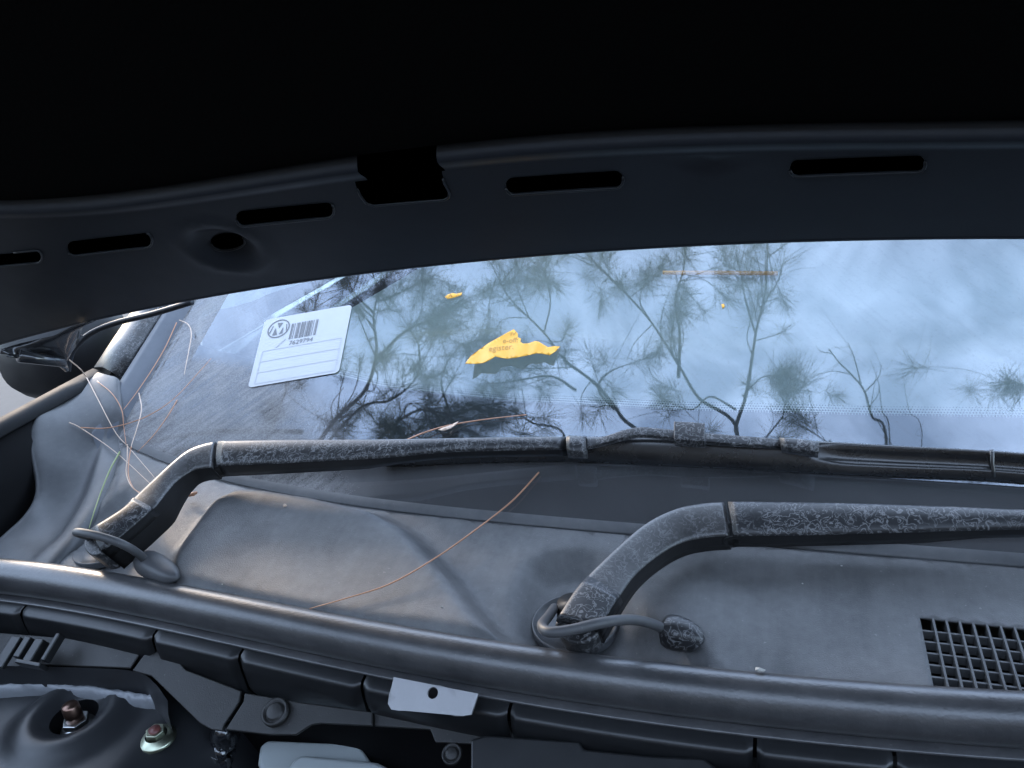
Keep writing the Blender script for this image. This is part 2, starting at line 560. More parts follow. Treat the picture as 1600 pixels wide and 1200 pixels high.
def window_material():
    m, t, out = new_mat('side_window_glass')
    tr = t.nodes.new('ShaderNodeBsdfTransparent')
    tr.inputs['Color'].default_value = (0.75, 0.88, 0.82, 1)
    gl = t.nodes.new('ShaderNodeBsdfGlossy')
    gl.inputs['Roughness'].default_value = 0.02
    fr = t.nodes.new('ShaderNodeFresnel')
    fr.inputs['IOR'].default_value = 1.5
    mx = t.nodes.new('ShaderNodeMixShader')
    t.links.new(fr.outputs[0], mx.inputs[0])
    t.links.new(tr.outputs[0], mx.inputs[1])
    t.links.new(gl.outputs[0], mx.inputs[2])
    t.links.new(mx.outputs[0], out.inputs['Surface'])
    return m
M['window'] = window_material()

# ------------------------------------------------------------------ ground
g = 2000.0
put('ground', [(-g, -g, -H0), (g, -g, -H0), (g, g, -H0), (-g, g, -H0)], [(0, 1, 2, 3)], M['ground'], kind='structure', origin=(0, 0, 0), smooth=False)

# ------------------------------------------------------------------ unseen plank wall added behind the camera to shade the foreground
M['timber'] = plastic('shade_wall_timber', (0.05, 0.042, 0.036), 0.85, dust=0.5, dustcol=(0.09, 0.08, 0.07), dscale=3)
wall = empty('added_shade_wall', (0, -2.4, 0), 'added dark timber wall out of view, shading the car from the front', 'wall')
first = None
for i in range(46):
    x = -4.6+0.2*i+0.005*random.random()
    if first is None:
        v, f = boxm((0, -2.4, -H0+1.6), (0.188, 0.03, 3.2))
        first = put('plank', v, f, M['timber'], wall, smooth=False)
        first.location.x = x
    else:
        pl_ = first.copy()
        COL.objects.link(pl_)
        pl_.location.x = x
        pl_.location.y += 0.006*random.random()
for z in (0.5, 1.7, 2.9):
    v, f = boxm((0, -2.45, -H0+z), (9.3, 0.05, 0.09))
    put('rail', v, f, M['timber'], wall, smooth=False)

# ================================================================== THE CAR
car = empty('car', (0, 0, 0), 'dark car with its bonnet raised, seen close from the engine bay', 'car')

# ---- windscreen
seam_px = [(205, 694), (265, 725), (380, 757), (600, 788), (980, 831), (1300, 861), (1600, 877)]
seam3 = np.array([on_ws(*q) for q in seam_px])
A_ = np.stack([np.ones(len(seam3)), seam3[:, 0]**2, seam3[:, 0]**4], 1)
sc_ = np.linalg.lstsq(A_, seam3[:, 1], rcond=None)[0]
def seamY(X):
    return sc_[0]+sc_[1]*X*X+sc_[2]*X**4
pl_a, pl_b = on_ws(195, 640), on_ws(288, 482)
def edgeX(Y):                      # left edge of the glass
    return pl_a[0]+(pl_b[0]-pl_a[0])*(Y-pl_a[1])/(pl_b[1]-pl_a[1])*1.0
YT = 1.42
def ws_outline(marg=0.0):
    xs = np.linspace(edgeX(0.68)+marg, -edgeX(0.68)-marg, 40)
    low = [(x, seamY(x)-0.025) for x in xs]
    l = edgeX(YT)+marg
    return low+[(-l, YT), (l, YT)]
v, f = sheet(ws_outline(), [], 0.03, lambda x, y: ws_pt(x, y))
windscreen = put('windscreen', v, f, M['glass'], car, label='dusty sloping windscreen reflecting pine branches and blue sky')

# frit (black ceramic border) printed on the inner face
clear_px = [(322, 462), (306, 500), (304, 520), (312, 537), (340, 546), (400, 557), (470, 571), (540, 588), (590, 601), (700, 614), (800, 624), (1050, 637), (1359, 645), (1600, 648)]
cl = np.array([on_ws(*q)[:2] for q in clear_px])
clear = [tuple(p) for p in cl if p[0] < 0.2]
mirror = [(-p[0], p[1]) for p in clear if p[0] < -0.2][::-1]
wtop = 1.34
clear = clear + mirror
lx = clear[0][0]
clear = [(lx+0.02, wtop)] + clear + [(-lx-0.02, wtop)]
v, f = sheet(ws_outline(0.002), [clear], 0.03, lambda x, y: ws_pt(x, y, -0.004))
put('frit_band', v, f, M['frit'], windscreen, label='black ceramic border of the windscreen')
# halftone dots along the lower edge of the clear glass
dv, df_ = [], []
line = np.array([p for p in clear[5:-5]])
line = line[np.argsort(line[:, 0])]
xs = np.arange(-0.62, 0.62, 0.0026)
for i, x in enumerate(xs):
    y0 = np.interp(x, line[:, 0], line[:, 1])
    for r_ in range(4):
        xx = x+(0.0013 if r_ % 2 else 0)
        yy = y0+0.0008+0.0026*r_
        h = 0.00125-0.00024*r_
        k = len(dv)
        for a in range(6):
            dv.append(ws_pt(xx+h*cos(a*pi/3), yy+h*sin(a*pi/3), -0.0038))
        df_.append(tuple(range(k, k+6)))
put('frit_dots', dv, df_, M['frit'], windscreen, kind='stuff')
# wiping-edge rubber between glass and cowl
xs = np.linspace(-0.775, 0.775, 60)
rows = []
for x in xs:
    y = seamY(x)
    rows.append([ws_pt(x, y+0.0075, 0.0004), ws_pt(x, y+0.0070, 0.0016), ws_pt(x, y-0.0018, 0.0017), ws_pt(x, y-0.0024, 0.0002), ws_pt(x, y-0.0040, -0.006)])
v, f = loft(rows)
put('screen_edge_strip', v, f, M['lip'], windscreen, wn=True, label='grey rubber strip between glass and cowl')

# ---- A-pillars, roof
def ext(p, q, Y):
    s = (Y-p[1])/(q[1]-p[1])
    return p+(q-p)*s
L0 = [on_ws(148, 574, 0.006), on_ws(192, 508, 0.006)]
L1 = [on_ws(176, 582, 0.016), on_ws(228, 505, 0.016)]
L2 = [on_ws(183, 602, 0.013), on_ws(240, 512, 0.013)]
L3 = [on_ws(196, 640, 0.006), on_ws(288, 480, 0.006)]
def rail(L, n=16, y0=None):
    out = []
    ya = L[0][1] if y0 is None else y0
    for i in range(n):
        Y = ya+(YT+0.02-ya)*i/(n-1)
        out.append(ext(L[0], L[1], Y))
    return out
def pillar(sx):
    a, b, c, d = rail(L0), rail(L1), rail(L2, y0=L2[0][1]-0.06), rail(L3, y0=L3[0][1]-0.06)
    fl = np.array([sx, 1, 1.0])
    rows = []
    for p, q in zip(a, b):
        out_ = p+np.array([-0.03, 0.01, -0.05])
        rows.append([(p+np.array([-0.012, 0.004, -0.018]))*fl, p*fl, (0.5*(p+q)+np.array([0, 0, 0.004]))*fl, q*fl, (q+np.array([0.012, 0, -0.012]))*fl])
        rows[-1].insert(0, out_*fl)
    v, f = loft(rows)
    po = put('windscreen_pillar', v, f, M['pillar'], car, solid=0.002, label='dirty dark windscreen pillar with a sunlit edge')
    rows = []
    for p, q in zip(c, d):
        rows.append([(p+np.array([-0.006, 0, -0.01]))*fl, p*fl, (0.65*p+0.35*q+np.array([0, 0, 0.002]))*fl, (0.25*p+0.75*q)*fl, q*fl, (q+np.array([0.004, 0, -0.007]))*fl])
    v, f = loft(rows)
    put('pillar_trim', v, f, M['trim'], po, label='smooth blue grey trim strip of the pillar')
    return a
pa = pillar(1.0)
pillar(-1.0)
xl = edgeX(YT)-0.04
v, f = sheet([(xl, YT), (-xl, YT), (-xl, 2.9), (xl, 2.9)], [], 0.12, lambda x, y: np.array([x, y, wsz(x, YT)+0.07*sin((y-YT)/1.48*pi*0.5)-0.05*(x/0.7)**4]))
put('roof', v, f, M['paint'], car, solid=0.004)

# ---- cabin seen through the glass
rows = []
for x in np.linspace(-0.74, 0.74, 20):
    y0 = seamY(x)+0.03
    hump = 0.035*math.exp(-((x+0.38)/0.17)**2)
    rows.append([(x, y0, wsz(x, y0)-0.03), (x, y0+0.12, wsz(x, y0)-0.012), (x, y0+0.30, wsz(x, y0)+hump), (x, y0+0.42, wsz(x, y0)+0.004+hump), (x, y0+0.425, wsz(x, y0)-0.012), (x, y0+0.80, wsz(x, y0)-0.012), (x, y0+1.35, wsz(x, y0)-0.03), (x, y0+1.39, wsz(x, y0)-0.08), (x, y0+1.33, wsz(x, y0)-0.4)])
v, f = loft(rows)
put('dashboard', v, f, M['dash'], car, sub=1)
P = [on_z(x, y, -0.392) for x, y in ((1036, 426), (1120, 426), (1215, 427))]
v, f = tube(P, 0.004, 8)
put('dash_trim', v, f, M['orange'], car, label='thin orange trim line seen through the glass')
for sx in (-0.38, 0.38):
    rows = []
    for z, w, dp in ((-0.75, 0.25, 0.10), (-0.45, 0.26, 0.11), (-0.22, 0.22, 0.09), (-0.12, 0.16, 0.07), (-0.10, 0.10, 0.05), (0.04, 0.13, 0.06), (0.08, 0.09, 0.03)):
        rows.append([(sx+w*cos(a)*(0.9+0.1*cos(2*a)), 2.32+(z+0.75)*0.28+dp*sin(a), z) for a in np.linspace(0, 2*pi, 17)[:-1]])
    v, f = loft(rows, True)
    f.append(tuple(range(len(v)-16, len(v))))
    put('front_seat', v, f, M['tan'], car, sub=1)
v, f = join(boxm((0, 1.9, -0.98), (1.6, 2.2, 0.02)), boxm((0, 2.9, -0.6), (1.6, 0.02, 0.8)))
put('cabin_floor', v, f, M['cabin'], car, smooth=False)
for sx in (-1, 1):
    rows = []
    for Y in np.linspace(0.80, 2.85, 12):
        zb = -0.36+0.02*(Y-0.8)
        rows.append([(sx*0.80, Y, -1.0), (sx*0.80, Y, zb-0.05), (sx*0.815, Y, zb), (sx*0.86, Y, zb-0.005), (sx*0.895, Y, zb-0.07), (sx*0.91, Y, -0.7), (sx*0.87, Y, -1.1)])
    v, f = loft(rows)
    dr = put('front_door', v, f, M['paint'], car)
    pr = rail(L0)
    wr = [[(sx*0.825, Y, -0.36+0.02*(Y-0.8)), (sx*min(0.80, abs(ext(L0[0], L0[1], min(Y, YT))[0])+0.01), Y, max(-0.355+0.02*(Y-0.8), min(0.08, ext(L0[0], L0[1], min(Y, YT))[2]-0.02))) ] for Y in np.linspace(0.9, 2.6, 12)]
    v, f = loft(wr)
    put('side_window', v, f, M['window'], dr)

# ---- cowl
seal_top_px = [(-60, 864), (0, 870), (200, 895), (400, 930), (600, 972), (800, 1000), (1100, 1037), (1350, 1060), (1600, 1075)]
ZSEAL = -0.400
seal3 = np.array([on_z(px, py, ZSEAL) for px, py in seal_top_px])
cs_ = np.polyfit(seal3[:, 0], seal3[:, 1], 4)
def sealY(X):
    x = max(-0.80, min(0.18, X))
    y = np.polyval(cs_, x)
    if X > 0.18: y += 0.06*(X-0.18)
    return y
endR_px = [((185, 590), .80), ((190, 640), .87), ((205, 690), .955), ((180, 745), .985), ((125, 830), 1.015), ((90, 872), 1.03), ((60, 915), 1.05)]
endR = [on_z(*q, -0.40)*s for q, s in endR_px]
def cowl_base(X, Y):
    ys = seamY(X)
    zs = wsz(X, ys)
    z = zs-0.0012-0.11*(ys-Y)
    # drop the raised corners to the level of the tray
    return z-(zs+0.402)*0.75*sm(0.0, 0.14, ys-Y)
def pz(l): return [tuple(on_z(px, py, -0.412)[:2]) for px, py in l]
bump = pz([(262, 905), (290, 862), (338, 812), (382, 796), (425, 797), (500, 808), (590, 828), (640, 852), (700, 910), (760, 980), (830, 1060), (800, 1200), (200, 1100)])
bowl = pz([(800, 985), (800, 930), (822, 885), (870, 866), (930, 868), (985, 900), (1010, 960), (1090, 985), (1130, 1040), (900, 1080)])
bowl2 = pz([(120, 900), (110, 850), (150, 810), (205, 778), (245, 800), (250, 850), (285, 880), (280, 930)])
dimple = on_z(1145, 905, -0.412)[:2]
def cowlz(X, Y):
    z = cowl_base(X, Y)
    sd_ = sdist(bump, X, Y)
    z += (0.021*sm(-0.014, 0.013, sd_)-0.004*sm(0.02, 0.09, sd_))*sm(-0.012, 0.008, Y-sealY(X))
    z -= 0.018*sm(-0.004, 0.026, sdist(bowl, X, Y))
    z -= 0.010*sm(-0.006, 0.020, sdist(bowl2, X, Y))
    d = sqrt((X-dimple[0])**2+(Y-dimple[1])**2)
    z -= 0.002*(1-sm(0.006, 0.016, d))
    if X > -0.06:
        e = seamY(X)-Y
        z -= 0.006*sm(0.018, 0.040, e)*sm(-0.06, 0.0, X)
    return z
def cowl_pt(X, Y, off=0.0):
    return np.array([X, Y, cowlz(X, Y)+off])
def on_cowl(px, py, off=0.0):
    d = ray(px, py)
    g = lambda t: d[2]*t-(cowlz(d[0]*t, d[1]*t)+off)
    a = 0.30/-d[2]
    b = a
    while g(b) > 0 and b < 1.6:
        a = b
        b += 0.008
    for _ in range(14):
        m = (a+b)/2
        if g(m) > 0: a = m
        else: b = m
    return d*b
lo = [(x, sealY(x)-0.012) for x in np.linspace(0.74, -0.70, 50)]
lf = [(p[0], p[1]) for p in endR[2:]][::-1]
hi = [(x, seamY(x)-0.0035) for x in np.linspace(endR[2][0], 0.74, 50)]
lf = [p for p in lf if sealY(p[0])-0.005 < p[1] < seamY(p[0])-0.006]
gl_, gt_ = 0.1125, 0.533
gx = [0.1125+0.0089*i for i in range(0, 41)]
GX1 = gx[40]
gy_step = 0.0106
GY0 = gt_-gy_step*10
grille_hole = [(gl_, GY0), (GX1, GY0), (GX1, gt_), (gl_, gt_)]
GY0 = max(GY0, sealY(0.2)-0.004)
grille_hole = [(gl_, GY0), (GX1, GY0), (GX1, gt_), (gl_, gt_)]
v, f = sheet(lo+lf+hi, [grille_hole], 0.02, lambda x, y: cowl_pt(x, y), 0.007)
cowl = put('cowl_panel', v, f, M['cowl'], car, label='dusty grey plastic cowl panel below the windscreen')
m_ = cowl.modifiers.new('thickness', 'SOLIDIFY'); m_.thickness = 0.0025; m_.offset = -1
# grille bars: each bar one piece
zg = lambda x, y: cowl_base(x, y)-0.006*sm(0.018, 0.040, seamY(x)-y)
nvis = 0
for i, x in enumerate(gx[1:40]):
    c0, c1 = np.array([x, gt_+0.0, zg(x, gt_)]), np.array([x, GY0, zg(x, GY0)])
    L_ = np.linalg.norm(c1-c0)
    ax1 = (c1-c0)/L_
    ax2 = np.cross(np.array([1., 0, 0]), ax1)
    v, f = boxm((c0+c1)/2-np.array([0, 0, 0.004]), (0.0015, L_, 0.009), (np.array([1., 0, 0]), ax1, ax2))
    put('grille_bar', v, f, M['grille'], cowl, smooth=False)
y = gt_-gy_step
while y > GY0:
    a, b = zg(gl_, y), zg(GX1, y)
    v, f = boxm(((gl_+GX1)/2, y, (a+b)/2-0.0052), (GX1-gl_, 0.0016, 0.007))
    put('grille_crossbar', v, f, M['grille'], cowl, smooth=False)
    y -= gy_step
# dark plenum under the grille
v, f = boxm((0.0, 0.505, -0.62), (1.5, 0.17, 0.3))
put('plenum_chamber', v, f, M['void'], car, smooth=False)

# ---- cowl end cap (left), mirrored for the other side
endL_px = [((145, 580), .80), ((100, 600), .81), ((60, 640), .825), ((45, 690), .885), ((55, 760), .985), ((40, 800), 1.015), ((0, 838), 1.03), ((-50, 885), 1.05)]
endL = [on_z(*q, -0.40)*s for q, s in endL_px]
Ls = spline(endL, 34)
Rs = spline(endR, 34)
def endcap(fl):
    rows = []
    for i in range(34):
        a, b = Ls[i], Rs[i]
        w = b-a
        sag = 0.016*sm(0.12, 0.45, i/33)*(1-0.8*sm(0.65, 0.9, i/33))
        row = [a+np.array([-0.004, 0.0, -0.040]), a+np.array([-0.0015, 0, -0.006]), a]
        for s_, dz in ((0.05, 0.001), (0.10, -0.002), (0.2, -0.55*sag), (0.35, -0.95*sag), (0.5, -1.05*sag), (0.63, -0.9*sag), (0.70, -0.30*sag), (0.76, -0.10*sag), (0.88, 0.0), (1.0, -0.001)):
            row.append(a+w*s_+np.array([0, 0, dz]))
        row.append(b+np.array([0.003, 0, -0.012]))
        rows.append([p*fl for p in row])
    v, f = loft(rows)
    put('cowl_end_cap', v, f, M['endcap'], car, sub=1, label='grey moulded end piece of the cowl by the pillar' if fl[0] > 0 else None)
endcap(np.array([1, 1, 1.0]))
endcap(np.array([-1, 1, 1.0]))
# ---- front wings
def wing(sx):
    top = [on_z(8, 625, -.37)*0.87, on_z(90, 586, -.37)*0.835]
    rows, inn = [], []
    for i, Y in enumerate(np.linspace(0.76, -0.55, 24)):
        s = (0.76-Y)
        x = -0.893-0.02*min(1, s)
        z = -0.318-0.045*s
        inn.append([(sx*-(x+0.075), Y, z-0.30), (sx*-(x+0.06), Y, z-0.055), (sx*-(x+0.045), Y, z-0.03), (sx*-(x+0.022), Y, z-0.010)])
        rows.append([(sx*-(x+0.030), Y, z-0.012), (sx*-(x+0.02), Y, z-0.004), (sx*-(x+0.006), Y, z), (sx*-(x-0.012), Y, z-0.012), (sx*-(x-0.04), Y, z-0.10), (sx*-(x-0.05), Y, z-0.35), (sx*-(x-0.02), Y, z-0.6)])
    v, f = loft(rows)
    wo_ = put('front_wing', v, f, M['wing'], car, solid=0.002)
    v, f = loft(inn)
    put('wing_inner_flange', v, f, M['void'], wo_)  # shade inside the wing put into its colour
wing(-1)
wing(1)

# ---- door mirror housing beyond the pillar
def mirror_housing(fl):
    c = on_Y(78, 566, 1.02)
    rows = []
    for s_, w_, h_ in ((-0.10, 0.02, 0.01), (-0.095, 0.07, 0.05), (-0.06, 0.115, 0.08), (0.0, 0.13, 0.092), (0.05, 0.125, 0.09), (0.06, 0.115, 0.08)):
        rows.append([(c+np.array([-0.02+w_*np.sign(cos(t))*abs(cos(t))**0.7, s_+0.06, h_*np.sign(sin(t))*abs(sin(t))**0.7]))*fl for t in np.linspace(0, 2*pi, 25)[:-1]])
    v, f = loft(rows, True)
    f += [tuple(range(24)), tuple(range(len(v)-24, len(v)))]
    mo = put('door_mirror', v, f, M['mirror'], car)
    v, f = tube([(c+np.array([0.06, 0.05, -0.06]))*fl, (c+np.array([0.17, 0.04, -0.10]))*fl], [0.03, 0.035], 12)
    put('mirror_foot', v, f, M['mirror'], mo)
mirror_housing(np.array([1, 1, 1.0]))
mirror_housing(np.array([-1, 1, 1.0]))

# ---- bulkhead seal: a fat rubber bulb along the bulkhead
def seal_section(x):
    c = np.array([x, sealY(x)-0.009, ZSEAL-0.0168])
    return c
xs = np.linspace(-0.80, 0.76, 150)
rows = []
rr = 0.0172
for x in xs:
    c = seal_section(x)
    row = []
    for k in range(20):
        a = 2*pi*k/20
        ry = rr*(1.0 if cos(a) < 0 else 0.95)
        rz = rr*(1.0+0.12*max(0, -sin(a)))
        row.append(c+np.array([0, ry*cos(a), rz*sin(a)]))
    rows.append(row)
v, f = loft(rows, True)
seal = put('bulkhead_seal', v, f, M['rubber'], car, label='thick black rubber seal bulb along the bulkhead')
rows = []
for x in xs:
    c = seal_section(x)+np.array([0, -0.006, -0.0185])
    rows.append([c+np.array([0, 0.004, 0.002]), c+np.array([0, -0.010, 0.0012]), c+np.array([0, -0.0115, 0]), c+np.array([0, -0.010, -0.0012]), c+np.array([0, 0.004, -0.002])])
v, f = loft(rows)
put('seal_lip', v, f, M['rubber'], seal)

# ---- wipers
TILT = radians(27)
NW = np.array([0, -sin(TILT), cos(TILT)])
def arm_stations(U, L, zs, n):
    """3D upper and lower edge of the arm's top face from traced outlines and centre heights"""
    Us, Ls_ = spline([(*u, 0) for u in U], n), spline([(*l, 0) for l in L], n)
    zc = spline([(z, 0, 0) for z in zs], n)[:, 0]
    a, b = [], []
    for u, l, z in zip(Us, Ls_, zc):
        m = (u+l)/2
        c = on_z(m[0], m[1], z)
        a.append(on_plane(u[0], u[1], c, NW))
        b.append(on_plane(l[0], l[1], c, NW))
    return a, b
def arm_mesh(a, b, crown, side, back):
    """closed arm: crowned top, side wall 'side' deep (list or float)"""
    rows = []
    n = len(a)
    for i in range(n):
        u, l = a[i], b[i]
        w = l-u
        s = side[i] if hasattr(side, '__len__') else side
        row = [u-NW*back, u-NW*0.0022+w*0.006, u+w*0.035]
        for q in (0.15, 0.3, 0.45, 0.6, 0.75, 0.88):
            row.append(u+w*q+NW*crown*4*q*(1-q))
        row += [l-w*0.03, l-NW*0.0018, l-NW*0.004]
        row += [l-NW*s*0.6+w*0.02, l-NW*s+w*0.02, l-NW*s-w*0.12, u-NW*back+w*0.2]
        rows.append(row)
    v, f = loft(rows, True)
    m = len(rows[0])
    f.append(tuple(range(m)))
    f.append(tuple(range((n-1)*m, n*m)))
    return v, f
def strip_side(v, f, per, cols, name, parent):
    pass

def shade_sides(o, per, lo_, hi_, mat):  # side walls take the darker copy, with their shade in the colour
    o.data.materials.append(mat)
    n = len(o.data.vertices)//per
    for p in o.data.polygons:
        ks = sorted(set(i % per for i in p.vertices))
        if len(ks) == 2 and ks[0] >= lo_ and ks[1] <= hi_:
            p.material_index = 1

def bump_disc(cx, cz, r, h, n=40):
    pass

# right-hand wiper (pivot in the middle of the cowl)
wip1 = empty('wiper', (0, 0, 0), parent=car)
wip1['label'] = 'windscreen wiper pivoted in the middle of the cowl, nearest the camera'
U = [(868, 968), (905, 913), (960, 858), (1010, 816), (1058, 793), (1100, 785), (1131, 783)]
L = [(935, 985), (962, 940), (992, 898), (1030, 866), (1068, 846), (1108, 838), (1141, 836)]
z1 = [-0.383, -0.379, -0.375, -0.372, -0.370, -0.369, -0.369]
a, b = arm_stations(U, L, z1, 30)
v, f = arm_mesh(a, b, 0.0015, [0.024]*30, 0.016)
o = put('arm_head', v, f, M['wiper_arm_head'], wip1, wn=True)
shade_sides(o, 16, 10, 15, M['wiper_shade'])
# cover cap at the foot of the head
v, f = arm_mesh([p+NW*0.0012 for p in a[:7]], [p+NW*0.0012 for p in b[:7]], 0.002, 0.014, 0.012)
o = put('pivot_cap', v, f, M['wiper'], wip1, wn=True)
shade_sides(o, 16, 10, 15, M['wiper_shade'])
# rounded toe of the arm over the pivot
c = (a[0]+b[0])/2
rad = np.linalg.norm(a[0]-b[0])/2
e1 = (b[0]-a[0])/(2*rad)
e2 = np.cross(NW, e1)
if e2[1] > 0: e2 = -e2
out_ = [c+e1*rad*cos(t)+e2*rad*0.8*sin(t)-NW*0.001 for t in np.linspace(0, pi, 14)]
v, f = prism(out_, -NW*0.026)
put('arm_toe', v, f, M['wiper'], wip1, bevel=0.002)
# long arm
U = [(1137, 782), (1250, 783), (1400, 787), (1600, 795), (1800, 804), (2000, 815)]
L = [(1146, 836), (1250, 835), (1400, 831), (1600, 826), (1800, 828), (2000, 836)]
a, b = arm_stations(U, L, [-0.368, -0.368, -0.366, -0.364, -0.36, -0.357], 40)
sd = [0.019]*18+[0.018, 0.0165, 0.015, 0.0135]+[0.013]*18
v, f = arm_mesh(a, b, 0.0028, sd, 0.008)
o = put('arm', v, f, M['wiper'], wip1, wn=True)
shade_sides(o, 16, 10, 15, M['wiper_shade'])
# hinge lug on the side of the joint
def lug(wip, U_, L_, r):
    w = (L_-U_)/np.linalg.norm(L_-U_)
    c = L_-NW*0.0115-w*0.004
    e1 = np.cross(w, NW); e1 /= np.linalg.norm(e1)
    prof = [(1.0, -0.008), (1.0, 0.0035), (0.93, 0.0045), (0.55, 0.0045), (0.5, 0.0035)]
    rows = [[c+(e1*cos(t)+NW*sin(t))*r*q+w*h for t in np.linspace(0, 2*pi, 25)[:-1]] for q, h in prof]
    v, f = loft(rows, True)
    f.append(tuple(range(len(v)-24, len(v))))
    put('hinge_lug', v, f, M['wiper_shade'], wip, wn=True)
lug(wip1, a[0], b[0], 0.0095)
# second blade lies further right, resting on the glass
def blade(wip, up, lw, x0=None):
    n = 90
    Us, Ls_ = spline([(*p, 0) for p in up], n), spline([(*p, 0) for p in lw], n)
    rows = []
    for u, l in zip(Us, Ls_):
        A = on_ws(u[0], u[1], 0.0165)
        B = on_ws(l[0], l[1], 0.0025)
        w = B-A
        n_ = wsn(A[0], A[1])
        k = sm(1235, 1330, u[0])       # plain hump near the connector, hollow spoiler outboard
        row = [A-n_*0.013, A+w*0.0, A+w*0.04+n_*0.001]
        for q, hs, hp in ((0.15, 0.0030, 0.004), (0.28, 0.0000, 0.0055), (0.38, -0.0012, 0.006), (0.50, -0.0012, 0.006), (0.64, -0.0002, 0.0055), (0.70, 0.0022, 0.005), (0.82, 0.0022, 0.004), (0.93, 0.0008, 0.002)):
            row.append(A+w*q+n_*(hs*k+hp*(1-k)))
        row += [B, B-n_*0.0022]
        rows.append(row)
    v, f = loft(rows, True)
    m = len(rows[0])
    f += [tuple(range(m)), tuple(range((n-1)*m, n*m))]
    bl = put('blade', v, f, M['blade'], wip, wn=True)
    return rows

# left-hand wiper
wip2 = empty('wiper', (0, 0, 0), parent=car)
wip2['label'] = 'windscreen wiper pivoted beside the pillar with its blade on the glass'
U = [(142, 826), (190, 796), (210, 776), (240, 748), (272, 719), (295, 702), (318, 693), (336, 689)]
L = [(160, 862), (207, 822), (240, 792), (258, 770), (276, 750), (296, 736), (312, 731), (330, 729)]
z1 = [-0.372, -0.366, -0.362, -0.357, -0.352, -0.349, -0.347, -0.346]
a, b = arm_stations(U, L, z1, 30)
v, f = arm_mesh(a, b, 0.0015, [0.034]*10+[0.033, 0.032, 0.031, 0.030, 0.029, 0.028, 0.027, 0.026, 0.025, 0.024]+[0.023]*10, 0.016)
o = put('arm_head', v, f, M['wiper_arm_head'], wip2, wn=True)
shade_sides(o, 16, 10, 15, M['wiper_shade'])
v, f = arm_mesh([p+NW*0.0012 for p in a[:9]], [p+NW*0.0012 for p in b[:9]], 0.002, 0.014, 0.012)
o = put('pivot_cap', v, f, M['wiper'], wip2, wn=True)
shade_sides(o, 16, 10, 15, M['wiper_shade'])
c = (a[0]+b[0])/2
rad = np.linalg.norm(a[0]-b[0])/2
e1 = (b[0]-a[0])/(2*rad)
e2 = np.cross(NW, e1)
if e2[1] > 0: e2 = -e2
out_ = [c+e1*rad*cos(t)+e2*rad*0.7*sin(t)-NW*0.001 for t in np.linspace(0, pi, 14)]
v, f = prism(out_, -NW*0.030)
put('arm_toe', v, f, M['wiper'], wip2, bevel=0.002)
U = [(341, 688), (450, 686), (600, 685.5), (750, 683), (884, 681.5)]
L = [(338, 727), (450, 722), (600, 714), (709, 705), (884, 701)]
a, b = arm_stations(U, L, [-0.346, -0.342, -0.339, -0.338, -0.338], 40)
sd = list(np.interp(np.arange(40), [0, 17, 18, 21, 30, 39], [0.0205, 0.0185, 0.0165, 0.013, 0.012, 0.012]))
v, f = arm_mesh(a, b, 0.0025, sd, 0.008)
o = put('arm', v, f, M['wiper'], wip2, wn=True)
shade_sides(o, 16, 10, 15, M['wiper_shade'])
lug(wip2, a[0], b[0], 0.0098)
# collar at the arm's end
a2, b2 = arm_stations([(885, 680), (900, 680), (916, 681)], [(886, 706), (900, 707), (916, 707)], [-0.3365]*3, 5)
v, f = arm_mesh(a2, b2, 0.003, 0.010, 0.008)
put('arm_collar', v, f, M['wiper'], wip2, wn=True)
# cranked hook strip
a3, b3 = arm_stations([(914, 684), (935, 684), (958, 677), (980, 670), (1002, 667), (1030, 669), (1060, 672), (1100, 676), (1150, 680), (1222, 686)],
                      [(914, 699), (935, 695), (958, 689), (980, 683), (1002, 680), (1030, 682), (1060, 686), (1100, 690), (1150, 694), (1222, 698)],
                      [-0.336, -0.335, -0.331, -0.327, -0.325, -0.3255, -0.327, -0.329, -0.331, -0.334], 40)
v, f = arm_mesh(a3, b3, 0.0004, 0.004, 0.003)
put('hook_strip', v, f, M['wiper'], wip2, wn=True)
# square clip block and end cap
a4, b4 = arm_stations([(1053, 657), (1076, 658), (1101, 660)], [(1053, 687), (1076, 688), (1101, 690)], [-0.320]*3, 4)
v, f = arm_mesh(a4, b4, 0.0006, 0.010, 0.008)
put('clip_block', v, f, M['wiper'], wip2, bevel=0.0008)
a5, b5 = arm_stations([(1217, 683), (1248, 685), (1280, 690)], [(1222, 699), (1250, 703), (1279, 707)], [-0.331]*3, 6)
v, f = arm_mesh(a5, b5, 0.0015, 0.008, 0.006)
put('connector_cap', v, f, M['wiper'], wip2, wn=True)
# blade
blade(wip2, [(603, 706), (640, 691), (760, 687), (884, 683), (1050, 681), (1180, 684), (1280, 689), (1400, 696), (1550, 704), (1700, 716), (1850, 730)],
      [(603, 728), (640, 727), (760, 722), (884, 720), (1050, 726), (1180, 733), (1280, 738), (1400, 743), (1550, 749), (1700, 762), (1850, 776)])
# joint ring of the blade's outer section
uA = on_ws(1546, 703, 0.0185); uB = on_ws(1549, 747, 0.003)
n_ = wsn(uA[0], uA[1])
t_ = on_ws(1552, 703, 0.0185)-uA
rows = []
for s_ in (0, 1):
    o_ = t_*s_
    rows.append([uA+o_-n_*0.012, uA+o_+n_*0.0008, uA+(uB-uA)*0.2+o_+n_*0.0035, uA+(uB-uA)*0.5+o_+n_*0.001, uA+(uB-uA)*0.8+o_+n_*0.003, uB+o_+n_*0.001, uB+o_-n_*0.001])
v, f = loft(rows, True)
f += [tuple(range(7)), tuple(range(7, 14))]
put('blade_joint', v, f, M['blade'], wip2)

